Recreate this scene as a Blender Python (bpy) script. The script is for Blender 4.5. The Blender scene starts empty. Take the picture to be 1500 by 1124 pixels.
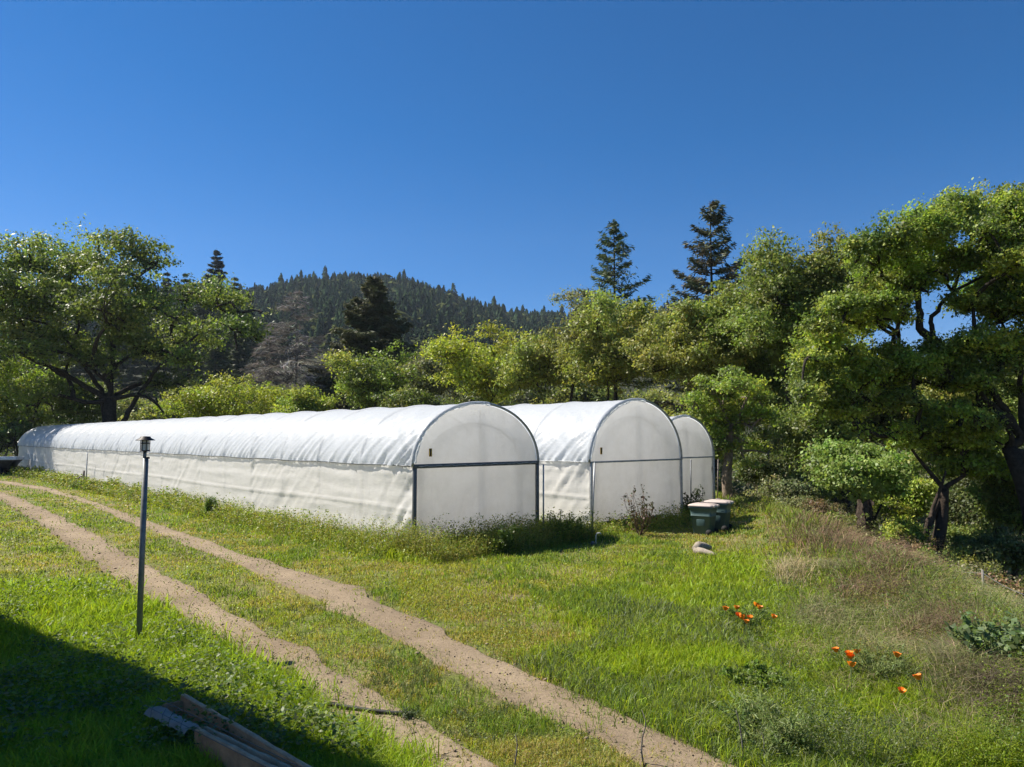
import bpy, math, random
import numpy as np
from math import radians as R, sin, cos, pi

sc = bpy.context.scene
C = sc.collection
# ------------------------------------------------------------------ camera
F, CX, CY, HORIZ, CAMH = 1060.0, 750.0, 562.0, 640.0, 2.72
TH = math.atan((HORIZ - CY) / F)
cd = bpy.data.cameras.new('camera'); cam = bpy.data.objects.new('camera', cd); C.objects.link(cam)
cd.sensor_width = 36; cd.lens = 36 * F / 1500; cd.clip_start = .05; cd.clip_end = 8000
cam.location = (0, 0, CAMH); cam.rotation_euler = (pi / 2 + TH, 0, 0)
sc.camera = cam
# ------------------------------------------------------------------ sun and sky
SUN_H = np.array([-0.94, 0.34]); SUN_H = SUN_H / np.linalg.norm(SUN_H)
SUN_EL = R(49)
w = bpy.data.worlds.new('World'); sc.world = w; w.use_nodes = True
nt = w.node_tree; nt.nodes.clear()
sky = nt.nodes.new('ShaderNodeTexSky'); sky.sky_type = 'NISHITA'; sky.sun_disc = False
sky.sun_elevation = SUN_EL; sky.sun_rotation = math.atan2(SUN_H[0], SUN_H[1])
sky.altitude = 600; sky.air_density = 0.8; sky.dust_density = 0.1; sky.ozone_density = 3.0
hs = nt.nodes.new('ShaderNodeHueSaturation'); hs.inputs['Saturation'].default_value = 1.42; hs.inputs['Value'].default_value = 0.86
bg = nt.nodes.new('ShaderNodeBackground'); bg.inputs['Strength'].default_value = 0.088
wo = nt.nodes.new('ShaderNodeOutputWorld')
tn = nt.nodes.new('ShaderNodeMix'); tn.data_type = 'RGBA'; tn.blend_type = 'MULTIPLY'; tn.inputs[0].default_value = 1; tn.inputs[7].default_value = (.91, .69, .72, 1)
nt.links.new(sky.outputs[0], hs.inputs['Color']); nt.links.new(hs.outputs[0], tn.inputs[6]); nt.links.new(tn.outputs[2], bg.inputs[0]); nt.links.new(bg.outputs[0], wo.inputs[0])
sl = bpy.data.lights.new('sun', 'SUN'); sl.energy = 4.0; sl.angle = R(.5); sl.color = (1, .935, .83)
so = bpy.data.objects.new('sun', sl); C.objects.link(so)
from mathutils import Vector
sd = Vector((SUN_H[0] * cos(SUN_EL), SUN_H[1] * cos(SUN_EL), sin(SUN_EL)))
so.rotation_euler = sd.to_track_quat('Z', 'Y').to_euler(); so.location = sd * 80
sc.view_settings.view_transform = 'Standard'; sc.view_settings.look = 'None'
sc.view_settings.exposure = 1.25; sc.view_settings.gamma = 1
sc.cycles.use_denoising = True
sc.cycles.max_bounces = 7; sc.cycles.diffuse_bounces = 4; sc.cycles.transmission_bounces = 5; sc.cycles.transparent_max_bounces = 8
sc.cycles.use_adaptive_sampling = True
sc.cycles.caustics_reflective = False; sc.cycles.caustics_refractive = False

# ------------------------------------------------------------------ helpers
def proj_dir(px, py):
    cx = (px - CX) / F; cy = -(py - CY) / F
    return np.array([cx, cos(TH) - cy * sin(TH), sin(TH) + cy * cos(TH)])
def at(px, py, Y):                        # the point seen at a pixel, Y metres ahead
    d = proj_dir(px, py); return np.array([0, 0, CAMH]) + d * (Y / d[1])
def gp(px, py, z=0):                      # the point of the level z seen at a pixel
    d = proj_dir(px, py); return (np.array([0, 0, CAMH]) + d * ((z - CAMH) / d[2]))[:2]
def to_px(x, y, z):
    dz = z - CAMH
    f = y * cos(TH) + dz * sin(TH); u = -y * sin(TH) + dz * cos(TH)
    f = np.maximum(f, .05)
    return CX + F * x / f, CY - F * u / f

def hsh(ix, iy, s):
    v = np.sin(ix * 127.1 + iy * 311.7 + s * 74.7) * 43758.5453
    return v - np.floor(v)
def vn(x, y, s=0):
    x = np.asarray(x, float); y = np.asarray(y, float)
    ix = np.floor(x); iy = np.floor(y); fx = x - ix; fy = y - iy
    fx = fx * fx * (3 - 2 * fx); fy = fy * fy * (3 - 2 * fy)
    a = hsh(ix, iy, s); b = hsh(ix + 1, iy, s); c = hsh(ix, iy + 1, s); d = hsh(ix + 1, iy + 1, s)
    return (a * (1 - fx) + b * fx) * (1 - fy) + (c * (1 - fx) + d * fx) * fy
def fbm(x, y, s=0, o=3):
    t = 0; a = .5; n = 0
    for k in range(o):
        t = t + a * vn(x * 2 ** k, y * 2 ** k, s + k * 7); n += a; a *= .5
    return t / n
def sstep(a, b, x):
    t = np.clip((x - a) / (b - a), 0, 1); return t * t * (3 - 2 * t)
def inpoly(x, y, poly):
    r = np.zeros(len(x), bool); n = len(poly); j = n - 1
    for i in range(n):
        xi, yi = poly[i]; xj, yj = poly[j]
        if yi != yj:
            c = ((yi > y) != (yj > y)) & (x < (xj - xi) * (y - yi) / (yj - yi) + xi); r ^= c
        j = i
    return r

def link(name, me, parent=None, mat=None):
    o = bpy.data.objects.new(name, me); C.objects.link(o)
    if mat: me.materials.append(mat)
    if parent: o.parent = parent
    return o
def mesh_np(name, V, Fq, mat, parent=None, col=None, smooth=False):
    """V (n,3); Fq: list of int arrays (m,k)"""
    if not isinstance(Fq, list): Fq = [Fq]
    Fq = [f for f in Fq if len(f)]
    me = bpy.data.meshes.new(name)
    V = np.ascontiguousarray(V, dtype=np.float32)
    me.vertices.add(len(V)); me.vertices.foreach_set('co', V.ravel())
    loops = np.concatenate([f.ravel() for f in Fq]).astype(np.int32)
    tot = np.concatenate([np.full(len(f), f.shape[1], np.int32) for f in Fq])
    st = np.concatenate([[0], np.cumsum(tot)[:-1]]).astype(np.int32)
    me.loops.add(len(loops)); me.loops.foreach_set('vertex_index', loops)
    me.polygons.add(len(tot)); me.polygons.foreach_set('loop_start', st); me.polygons.foreach_set('loop_total', tot)
    if smooth: me.polygons.foreach_set('use_smooth', np.ones(len(tot), bool))
    me.update(calc_edges=True)
    if col is not None:
        a = me.color_attributes.new('Col', 'FLOAT_COLOR', 'POINT')
        c4 = np.ones((len(V), 4), np.float32); c4[:, :3] = col; a.data.foreach_set('color', c4.ravel())
    return link(name, me, parent, mat)
def tag(o, label=None, cat=None, group=None, kind=None):
    if label: o['label'] = label
    if cat: o['category'] = cat
    if group: o['group'] = group
    if kind: o['kind'] = kind
    return o
def empty(name, loc, rz=0):
    o = bpy.data.objects.new(name, None); C.objects.link(o); o.location = tuple(float(v) for v in loc); o.rotation_euler = (0, 0, rz); o.empty_display_size = .3
    return o
def copy_tree(o, parent=None):
    c = o.copy(); C.objects.link(c)
    if parent: c.parent = parent
    for ch in list(o.children): copy_tree(ch, c)
    return c

class MB:                                  # collects boxes, tubes and grids into one mesh
    def __init__(s): s.V = []; s.Q = []; s.T = []; s.n = 0
    def add(s, V, Q=None, T=None):
        if Q is not None and len(Q): s.Q.append(np.asarray(Q) + s.n)
        if T is not None and len(T): s.T.append(np.asarray(T) + s.n)
        s.V.append(np.asarray(V, float)); s.n += len(V); return s
    def box(s, c, d, M=None, taper=1.0):
        c = np.array(c, float); d = np.array(d, float) / 2
        P = np.array([[x, y, z] for z in (-1, 1) for y in (-1, 1) for x in (-1, 1)], float)
        P[4:, :2] *= taper
        P = P * d
        if M is not None: P = P @ np.array(M).T
        return s.add(P + c, [[0, 2, 3, 1], [4, 5, 7, 6], [0, 1, 5, 4], [2, 6, 7, 3], [0, 4, 6, 2], [1, 3, 7, 5]])
    def tube(s, path, rad, n=8, cap=True):
        path = np.array(path, float); m = len(path)
        rad = np.broadcast_to(np.asarray(rad, float), (m,))
        T = np.gradient(path, axis=0); T /= np.linalg.norm(T, axis=1)[:, None] + 1e-9
        ref = np.array([0, 0, 1.]) if abs(T[0][2]) < .9 else np.array([1., 0, 0])
        u = np.cross(T[0], ref); u /= np.linalg.norm(u); rings = []
        for i in range(m):
            u = u - T[i] * (u @ T[i]); u /= np.linalg.norm(u) + 1e-9
            v = np.cross(T[i], u)
            a = np.arange(n) * 2 * pi / n
            rings.append(path[i] + rad[i] * (np.cos(a)[:, None] * u + np.sin(a)[:, None] * v))
        V = np.concatenate(rings)
        i = np.arange(m - 1)[:, None] * n; k = np.arange(n)[None]; k2 = (k + 1) % n
        Q = np.stack([i + k, i + k2, i + n + k2, i + n + k], -1).reshape(-1, 4)
        Tt = []
        if cap:
            V = np.concatenate([V, path[:1], path[-1:]]); a = m * n
            kk = np.arange(n)
            Tt = np.concatenate([np.stack([(kk + 1) % n, kk, np.full(n, a)], -1), np.stack([(m - 1) * n + kk, (m - 1) * n + (kk + 1) % n, np.full(n, a + 1)], -1)])
        return s.add(V, Q, Tt)
    def lathe(s, prof, n=20, c=(0, 0, 0)):
        prof = np.array(prof, float); m = len(prof); a = np.arange(n) * 2 * pi / n
        V = np.stack([prof[:, 0][:, None] * np.cos(a), prof[:, 0][:, None] * np.sin(a), np.repeat(prof[:, 1][:, None], n, 1)], -1).reshape(-1, 3) + np.array(c)
        i = np.arange(m - 1)[:, None] * n; k = np.arange(n)[None]; k2 = (k + 1) % n
        return s.add(V, np.stack([i + k, i + k2, i + n + k2, i + n + k], -1).reshape(-1, 4))
    def grid(s, P):                        # P (a,b,3)
        a, b = P.shape[:2]; i = np.arange(a - 1)[:, None] * b; k = np.arange(b - 1)[None]
        return s.add(P.reshape(-1, 3), np.stack([i + k, i + k + 1, i + b + k + 1, i + b + k], -1).reshape(-1, 4))
    def build(s, name, mat, parent=None, smooth=False, col=None, bevel=0):
        V = np.concatenate(s.V); Fq = []
        if s.Q: Fq.append(np.concatenate(s.Q))
        if s.T: Fq.append(np.concatenate(s.T))
        o = mesh_np(name, V, Fq, mat, parent, col, smooth)
        if bevel:
            m = o.modifiers.new('bevel', 'BEVEL'); m.width = bevel; m.segments = 2
        return o

# ------------------------------------------------------------------ materials
def newmat(name):
    m = bpy.data.materials.new(name); m.use_nodes = True; return m, m.node_tree, m.node_tree.nodes['Principled BSDF'], m.node_tree.nodes['Material Output']
def mat_plain(name, col, rough=.6, metal=0, nscale=8, namt=.25, bump=.1, bscale=40, spec=.4):
    m, t, p, o = newmat(name); N = t.nodes; L = t.links
    tc = N.new('ShaderNodeTexCoord')
    n1 = N.new('ShaderNodeTexNoise'); n1.inputs['Scale'].default_value = nscale; n1.inputs['Detail'].default_value = 6; n1.inputs['Roughness'].default_value = .65
    r = N.new('ShaderNodeValToRGB'); r.color_ramp.elements[0].position = .3; r.color_ramp.elements[1].position = .7
    c = np.array(col)
    r.color_ramp.elements[0].color = (*(c * (1 - namt)), 1); r.color_ramp.elements[1].color = (*np.minimum(c * (1 + namt), 1), 1)
    L.new(tc.outputs['Object'], n1.inputs['Vector']); L.new(n1.outputs[0], r.inputs[0]); L.new(r.outputs[0], p.inputs['Base Color'])
    n2 = N.new('ShaderNodeTexNoise'); n2.inputs['Scale'].default_value = bscale; n2.inputs['Detail'].default_value = 5
    b = N.new('ShaderNodeBump'); b.inputs['Strength'].default_value = bump; b.inputs['Distance'].default_value = .02
    L.new(tc.outputs['Object'], n2.inputs['Vector']); L.new(n2.outputs[0], b.inputs['Height']); L.new(b.outputs[0], p.inputs['Normal'])
    p.inputs['Roughness'].default_value = rough; p.inputs['Metallic'].default_value = metal; p.inputs['Specular IOR Level'].default_value = spec
    return m
def mat_leaf(name, trans=.35, tint=(1.15, 1.2, .7), rough=.5, spec=.35):
    m, t, p, o = newmat(name); N = t.nodes; L = t.links
    a = N.new('ShaderNodeVertexColor'); a.layer_name = 'Col'
    L.new(a.outputs[0], p.inputs['Base Color']); p.inputs['Roughness'].default_value = rough; p.inputs['Specular IOR Level'].default_value = spec
    tr = N.new('ShaderNodeBsdfTranslucent'); mu = N.new('ShaderNodeMix'); mu.data_type = 'RGBA'; mu.blend_type = 'MULTIPLY'; mu.inputs[0].default_value = 1
    L.new(a.outputs[0], mu.inputs[6]); mu.inputs[7].default_value = (*tint, 1); L.new(mu.outputs[2], tr.inputs[0])
    mx = N.new('ShaderNodeMixShader'); mx.inputs[0].default_value = trans
    L.new(p.outputs[0], mx.inputs[1]); L.new(tr.outputs[0], mx.inputs[2]); L.new(mx.outputs[0], o.inputs[0])
    return m
def mat_vcol(name, scale=30, amt=.35, rough=.9, bump=.4, bscale=60, dist=.03, scale2=4):
    m, t, p, o = newmat(name); N = t.nodes; L = t.links
    a = N.new('ShaderNodeVertexColor'); a.layer_name = 'Col'
    ge = N.new('ShaderNodeNewGeometry')
    def noise(s, d=6):
        n = N.new('ShaderNodeTexNoise'); n.inputs['Scale'].default_value = s; n.inputs['Detail'].default_value = d; n.inputs['Roughness'].default_value = .7
        L.new(ge.outputs['Position'], n.inputs['Vector']); return n
    n1 = noise(scale); n3 = noise(scale2, 4)
    mp = N.new('ShaderNodeMapRange'); mp.inputs[1].default_value = .3; mp.inputs[2].default_value = .7; mp.inputs[3].default_value = 1 - amt; mp.inputs[4].default_value = 1 + amt
    L.new(n1.outputs[0], mp.inputs[0])
    mp2 = N.new('ShaderNodeMapRange'); mp2.inputs[1].default_value = .3; mp2.inputs[2].default_value = .7; mp2.inputs[3].default_value = 1 - amt * .5; mp2.inputs[4].default_value = 1 + amt * .5
    L.new(n3.outputs[0], mp2.inputs[0])
    mm = N.new('ShaderNodeMath'); mm.operation = 'MULTIPLY'; L.new(mp.outputs[0], mm.inputs[0]); L.new(mp2.outputs[0], mm.inputs[1])
    vm = N.new('ShaderNodeVectorMath'); vm.operation = 'SCALE'; L.new(a.outputs[0], vm.inputs[0]); L.new(mm.outputs[0], vm.inputs[3])
    L.new(vm.outputs[0], p.inputs['Base Color'])
    n2 = noise(bscale, 8); b = N.new('ShaderNodeBump'); b.inputs['Strength'].default_value = bump; b.inputs['Distance'].default_value = dist
    L.new(n2.outputs[0], b.inputs['Height']); L.new(b.outputs[0], p.inputs['Normal'])
    p.inputs['Roughness'].default_value = rough; p.inputs['Specular IOR Level'].default_value = .15
    return m
def mat_film(name, col=(.86, .86, .85), trans=.3, clear=.0, stain=(.62, .57, .48), stain_amt=.25, wr=1.0, rough=.38, low_=.12):
    """white greenhouse plastic: diffuse, lets light through, creased, soiled low down"""
    m, t, p, o = newmat(name); N = t.nodes; L = t.links
    tc = N.new('ShaderNodeTexCoord')
    # creases: noise stretched along a slanted direction
    def crease(rot, scl, s):
        mp = N.new('ShaderNodeMapping'); mp.inputs['Rotation'].default_value = rot; mp.inputs['Scale'].default_value = scl
        n = N.new('ShaderNodeTexNoise'); n.inputs['Scale'].default_value = s; n.inputs['Detail'].default_value = 5; n.inputs['Roughness'].default_value = .55
        L.new(tc.outputs['Object'], mp.inputs[0]); L.new(mp.outputs[0], n.inputs['Vector']); return n
    c1 = crease((R(35), 0, 0), (.5, 1.0, .12), 9); c2 = crease((R(-20), 0, R(15)), (.6, .25, 1.0), 6)
    ad = N.new('ShaderNodeMath'); ad.operation = 'ADD'; L.new(c1.outputs[0], ad.inputs[0]); L.new(c2.outputs[0], ad.inputs[1])
    b = N.new('ShaderNodeBump'); b.inputs['Strength'].default_value = .32 * wr; b.inputs['Distance'].default_value = .05
    L.new(ad.outputs[0], b.inputs['Height'])
    # soil
    sep = N.new('ShaderNodeSeparateXYZ'); L.new(tc.outputs['Object'], sep.inputs[0])
    zr = N.new('ShaderNodeMapRange'); zr.inputs[1].default_value = 0; zr.inputs[2].default_value = 1.3; zr.inputs[3].default_value = 1; zr.inputs[4].default_value = low_
    L.new(sep.outputs[2], zr.inputs[0])
    n = N.new('ShaderNodeTexNoise'); n.inputs['Scale'].default_value = 1.6; n.inputs['Detail'].default_value = 9; n.inputs['Roughness'].default_value = .7
    L.new(tc.outputs['Object'], n.inputs['Vector'])
    nr = N.new('ShaderNodeMapRange'); nr.inputs[1].default_value = .4; nr.inputs[2].default_value = .75; nr.inputs[3].default_value = 0; nr.inputs[4].default_value = 1; L.new(n.outputs[0], nr.inputs[0])
    mu = N.new('ShaderNodeMath'); mu.operation = 'MULTIPLY'; L.new(zr.outputs[0], mu.inputs[0]); L.new(nr.outputs[0], mu.inputs[1])
    mu2 = N.new('ShaderNodeMath'); mu2.operation = 'MULTIPLY'; L.new(mu.outputs[0], mu2.inputs[0]); mu2.inputs[1].default_value = stain_amt
    cm = N.new('ShaderNodeMix'); cm.data_type = 'RGBA'; L.new(mu2.outputs[0], cm.inputs[0]); cm.inputs[6].default_value = (*col, 1); cm.inputs[7].default_value = (*stain, 1)
    L.new(cm.outputs[2], p.inputs['Base Color']); L.new(b.outputs[0], p.inputs['Normal'])
    p.inputs['Roughness'].default_value = rough; p.inputs['Specular IOR Level'].default_value = .35
    tr = N.new('ShaderNodeBsdfTranslucent'); L.new(cm.outputs[2], tr.inputs[0]); L.new(b.outputs[0], tr.inputs['Normal'])
    mx = N.new('ShaderNodeMixShader'); mx.inputs[0].default_value = trans; L.new(p.outputs[0], mx.inputs[1]); L.new(tr.outputs[0], mx.inputs[2])
    last = mx
    if clear:
        tp = N.new('ShaderNodeBsdfTransparent'); m2 = N.new('ShaderNodeMixShader'); m2.inputs[0].default_value = clear
        L.new(mx.outputs[0], m2.inputs[1]); L.new(tp.outputs[0], m2.inputs[2]); last = m2
    L.new(last.outputs[0], o.inputs[0])
    return m
def mat_bark(name, col, scale=6):
    return mat_plain(name, col, rough=.95, nscale=scale, namt=.55, bump=.9, bscale=scale * 3, spec=.1)

M_ground = mat_vcol('ground_soil', 25, .4, .95, .5, 40, .04, 1.3)
M_dirt = mat_vcol('track_dirt', 22, .22, .95, .55, 45, .03, 1.1)
M_roof = mat_film('roof_plastic', (.76, .795, .83), trans=.54, stain_amt=.06, wr=.9)
M_side = mat_film('side_plastic', (.88, .86, .81), trans=.44, stain_amt=.5, wr=.7)
M_end = mat_film('end_plastic', (.95, .91, .85), trans=.70, clear=.10, stain_amt=.75, low_=.4, wr=.8, rough=.3)
M_steel = mat_plain('galvanised_steel', (.32, .335, .35), .5, .6, 10, .3, .08)
M_dsteel = mat_plain('dark_steel', (.10, .11, .12), .5, .5, 10, .3, .08)
M_leaf = mat_leaf('leaves', .42)
M_needle = mat_leaf('needles', .15, (1, 1.05, .8), .6, .25)
M_forest = mat_leaf('forest_needles', .0, (1, 1, 1), 1.0, 0.0)
M_grass = mat_leaf('grass_blades', .48, (1.15, 1.15, .6), .5, .3)
M_dryleaf = mat_leaf('dry_stems', .2, (1, 1, .9), .8, .1)
M_bark = mat_bark('oak_bark', (.040, .034, .028))
M_pbark = mat_bark('pine_bark', (.20, .155, .12))
M_mbark = mat_bark('mossy_bark', (.055, .042, .032))
M_dead = mat_bark('dead_wood', (.16, .145, .13))

M_bounce_floor = mat_plain('pale_bounce_floor', (.56, .49, .40), .9, 0, 3, .2, .4)  # pale so it bounces light up behind the end film
rng = np.random.default_rng(7)
# ------------------------------------------------------------------ terrain
GA = R(42.5)
AX = np.array([cos(GA), sin(GA)]); AL = np.array([-sin(GA), cos(GA)])   # across / along the greenhouses
G1 = np.array([-2.42, 17.7])
def gh_coords(x, y):
    dx = x - G1[0]; dy = y - G1[1]; return dx * AX[0] + dy * AX[1], dx * AL[0] + dy * AL[1]
SKY_X = np.array([-900, -300, 0, 150, 250, 340, 370, 400, 450, 500, 550, 600, 640, 680, 720, 760, 830, 900, 980, 1050, 1150, 1300, 1500, 1900, 2600])
SKY_Y = np.array([450, 430, 435, 440, 432, 440, 438, 430, 421, 416, 418, 424, 437, 451, 463, 470, 476, 474, 465, 490, 520, 545, 560, 560, 580])
RID = 640.0
def ridge_h(az):
    az = np.clip(az, -1.25, 1.05)
    px = CX + 1063 * np.tan(az); y = np.interp(px, SKY_X, SKY_Y)
    return CAMH + (640 - y) / 1060 * RID * np.cos(np.clip(az, -.9, .9))
def edge_x(y): return 9.0 - .17 * np.clip(25 - y, 0, 20) + .9 * (fbm(y * .25, 3.3, 5) - .5) * 2 + np.where(y > 34, (y - 34) * .1, 0)
def H(x, y):
    x = np.asarray(x, float); y = np.asarray(y, float)
    r = np.hypot(x, y); az = np.arctan2(x, np.maximum(y, 1e-3))
    z = .10 * (fbm(x * .35, y * .35, 1) - .5) + .03 * (fbm(x * 2, y * 2, 2) - .5)
    a, l = gh_coords(x, y)
    flat = sstep(2.5, .5, np.maximum(np.maximum(-a, a - 15.5), np.maximum(-l, l - 56)))
    z = z * (1 - flat)
    # right-hand bank: small berm, then falls to the valley
    d = x - edge_x(y)
    z = z + .12 * np.exp(-(d / 1.3) ** 2) * sstep(34, 20, y) * (.5 + fbm(x * .8, y * .8, 9))
    dd = np.maximum(d, 0); drop = np.where(dd < 2, .17 * dd ** 2, .68 + .62 * (dd - 2))
    drop = 15 * (1 - np.exp(-drop / 15))
    z = z - drop * sstep(-30, 0, y) * (1 - sstep(110, 420, r))
    z = z + .62 * (fbm(x * .75, y * .75, 14, 3) - .5) * sstep(-3.2, -.5, d) * sstep(30, 22, y) * (1 - flat)
    # behind the greenhouses the ground falls a little
    z = z - 3.0 * sstep(62, 110, r) * (1 - sstep(200, 400, r)) * sstep(.1, -.2, az)
    t = np.clip((r - 120) / (RID - 120), 0, 1); front = sstep(-.2, .3, y / np.maximum(r, 1))
    hh = ridge_h(az) * (t ** 1.25) * front * (1 - .55 * sstep(RID, 1900, r))
    hh = hh + t * 18 * (fbm(x * .012, y * .012, 4) - .5) * (1 - sstep(480, 640, r))
    return z + hh

# dirt tracks: edge polylines on the ground
T1U = [(-60, 710), (0, 720), (22, 726), (75, 750), (150, 787), (215, 825), (286, 866), (322, 890), (366, 912), (400, 928), (440, 946), (500, 985), (540, 1010), (600, 1045), (640, 1075), (700, 1112), (790, 1170), (900, 1260)]
T1L = [(-60, 722), (0, 733), (60, 770), (110, 808), (175, 850), (210, 872), (236, 888), (266, 900), (290, 916), (316, 934), (350, 960), (380, 976), (410, 990), (440, 1012), (480, 1045), (520, 1070), (560, 1095), (600, 1124), (680, 1190), (760, 1260)]
T2U = [(-60, 697), (0, 704), (70, 715), (120, 730), (200, 758), (300, 790), (400, 825), (480, 848), (530, 865), (600, 895), (660, 925), (720, 955), (780, 985), (850, 1020), (920, 1050), (1000, 1085), (1080, 1124), (1200, 1180), (1330, 1260)]
T2L = [(-60, 701), (0, 709), (70, 721), (120, 737), (200, 772), (300, 812), (400, 860), (500, 905), (560, 940), (620, 970), (680, 1005), (740, 1040), (800, 1065), (870, 1095), (930, 1124), (1020, 1170), (1120, 1260)]
def gline(px): return np.array([gp(*p) for p in px])
def resample(P, n):
    s = np.concatenate([[0], np.cumsum(np.hypot(*np.diff(P, axis=0).T))]); t = np.linspace(0, s[-1], n)
    return np.stack([np.interp(t, s, P[:, 0]), np.interp(t, s, P[:, 1])], -1)
G_T1U, G_T1L, G_T2U, G_T2L = map(gline, (T1U, T1L, T2U, T2L))
POLY1 = np.concatenate([G_T1U, G_T1L[::-1]]); POLY2 = np.concatenate([G_T2U, G_T2L[::-1]])

LUSH_PX = [(-300, 860), (0, 862), (100, 858), (170, 872), (225, 905), (285, 945), (330, 980), (415, 1036), (490, 1090), (565, 1150), (600, 1400), (-2500, 1400)]
LUSH = gline(LUSH_PX)
def ground_col(x, y):
    r = np.hypot(x, y)
    n = fbm(x * .5, y * .5, 11); n2 = fbm(x * 2.2, y * 2.2, 12)
    green = np.array([.11, .135, .030]); dry = np.array([.22, .18, .075]); soil = np.array([.17, .125, .08])
    k = np.clip((n - .35) * 2.2, 0, 1)[:, None]
    c = green * (1 - k) + dry * k
    c = c * (1 - .5 * (n2[:, None] > .6)) + soil * .5 * (n2[:, None] > .6)
    far = sstep(45, 110, r)[:, None]
    fc = np.array([.030, .036, .018]) * (1 - n2[:, None] * .5) + np.array([.05, .045, .025]) * n2[:, None] * .5
    rt = (sstep(.25, .45, np.arctan2(x, np.maximum(y, 1e-3))))[:, None]
    fc = fc * (1 - rt) + rt * (np.array([.085, .08, .045]) * (1 - n[:, None]) + np.array([.05, .055, .025]) * n[:, None])
    return c * (1 - far) + fc * far

def build_ground():
    A = np.concatenate([np.radians(np.arange(-62, 62, .3)), np.radians(np.arange(62, 298, 4))])
    rr = [.8]
    while rr[-1] < 1000: rr.append(rr[-1] * 1.019)
    rr = np.array(rr); na, nr = len(A), len(rr)
    X = rr[:, None] * np.sin(A)[None]; Y = rr[:, None] * np.cos(A)[None]
    x = X.ravel(); y = Y.ravel(); z = H(x, y)
    V = np.stack([x, y, z], -1)
    i = np.arange(nr - 1)[:, None] * na; k = np.arange(na)[None]; k2 = (k + 1) % na
    Q = np.stack([i + k, i + na + k, i + na + k2, i + k2], -1).reshape(-1, 4)
    V = np.concatenate([V, [[0, 0, 0]]]); kk = np.arange(na)
    T = np.stack([kk, (kk + 1) % na, np.full(na, len(V) - 1)], -1)
    o = mesh_np('ground', V, [Q, T], M_ground, None, ground_col(V[:, 0], V[:, 1]), True)
    tag(o, kind='structure')
build_ground()

def track(U, L, name, seed, t0=.10, t1=.90):
    n = 1500; m = 33
    u = resample(U, n); l = resample(L, n)
    t = np.linspace(t0, t1, m)
    ii = np.arange(n) * 520 / n
    wob = (fbm(ii * .13, 0, seed) - .5) * .35; wob2 = (fbm(ii * .13, 9, seed + 3) - .5) * .35
    P = np.zeros((n, m, 3))
    for j in range(m):
        tt = t[j] + (wob * (1 - t[j]) + wob2 * t[j])
        q = u * (1 - tt)[:, None] + l * tt[:, None]
        P[:, j, :2] = q
        P[:, j, 2] = H(q[:, 0], q[:, 1]) + .036 + .032 * (fbm(q[:, 0] * 5, q[:, 1] * 5, seed + 5, 4) - .5) * (.35 + 1.3 * abs(t[j] - .5)) - .008 * (1 - min(1, abs(t[j] - .5) * 2) ** 2) - (.08 if j in (0, m - 1) else 0)
    x = P[..., 0].ravel(); y = P[..., 1].ravel()
    nn = fbm(x * .7, y * .7, 21)[:, None]; n2 = fbm(x * 3, y * 3, 22)[:, None]
    c = np.array([.305, .238, .16]) * (1 - nn) + np.array([.185, .138, .09]) * nn
    mid = np.abs(np.broadcast_to(t, (n, m)).ravel() - .5)[:, None] * 2; c = c * (.86 + .28 * n2) * (1.06 - .26 * mid ** 2)
    mb = MB(); mb.grid(P); o = mb.build(name, M_dirt, None, True, c); tag(o, kind='structure')
track(G_T1U, G_T1L, 'dirt_track', 31, .06, 1.0); track(G_T2U, G_T2L, 'dirt_track', 37)
# loose stones on the tracks
def stones():
    n = 4500; P = []
    for poly, U, L in ((POLY1, G_T1U, G_T1L), (POLY2, G_T2U, G_T2L)):
        u = resample(U, 900); l = resample(L, 900)
        i = (900 * rng.random(n // 2) ** .45).astype(int); t = rng.random(n // 2)[:, None] * 1.16 - .08
        P.append(u[i] * (1 - t) + l[i] * t)
    P = np.concatenate(P); s = .004 + .012 * rng.random(n) ** 3 + .018 * (rng.random(n) > .99)
    base = np.array([[1, 0, 0], [-1, 0, 0], [0, 1, 0], [0, -1, 0], [0, 0, .7], [0, 0, -.7]], float)
    V = base[None] * (1 + .5 * (rng.random((n, 6, 1)) - .5)) * s[:, None, None]
    a = rng.random(n) * 6.28; ca, sa = np.cos(a), np.sin(a)
    V = np.stack([V[..., 0] * ca[:, None] * 1.3 - V[..., 1] * sa[:, None], V[..., 0] * sa[:, None] * 1.3 + V[..., 1] * ca[:, None], V[..., 2]], -1)
    V += np.stack([P[:, 0], P[:, 1], H(P[:, 0], P[:, 1]) + .032 + s * .3], -1)[:, None]
    f = np.array([[0, 2, 4], [2, 1, 4], [1, 3, 4], [3, 0, 4], [2, 0, 5], [1, 2, 5], [3, 1, 5], [0, 3, 5]])
    Tt = (np.arange(n)[:, None, None] * 6 + f[None]).reshape(-1, 3)
    c = np.array([.29, .225, .16]) * (.75 + .5 * rng.random((n, 1)))
    o = mesh_np('gravel', V.reshape(-1, 3), Tt, M_dirt, None, np.repeat(c, 6, 0)); tag(o, 'loose stones scattered on the dirt tracks', 'gravel', kind='stuff')
stones()

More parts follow.
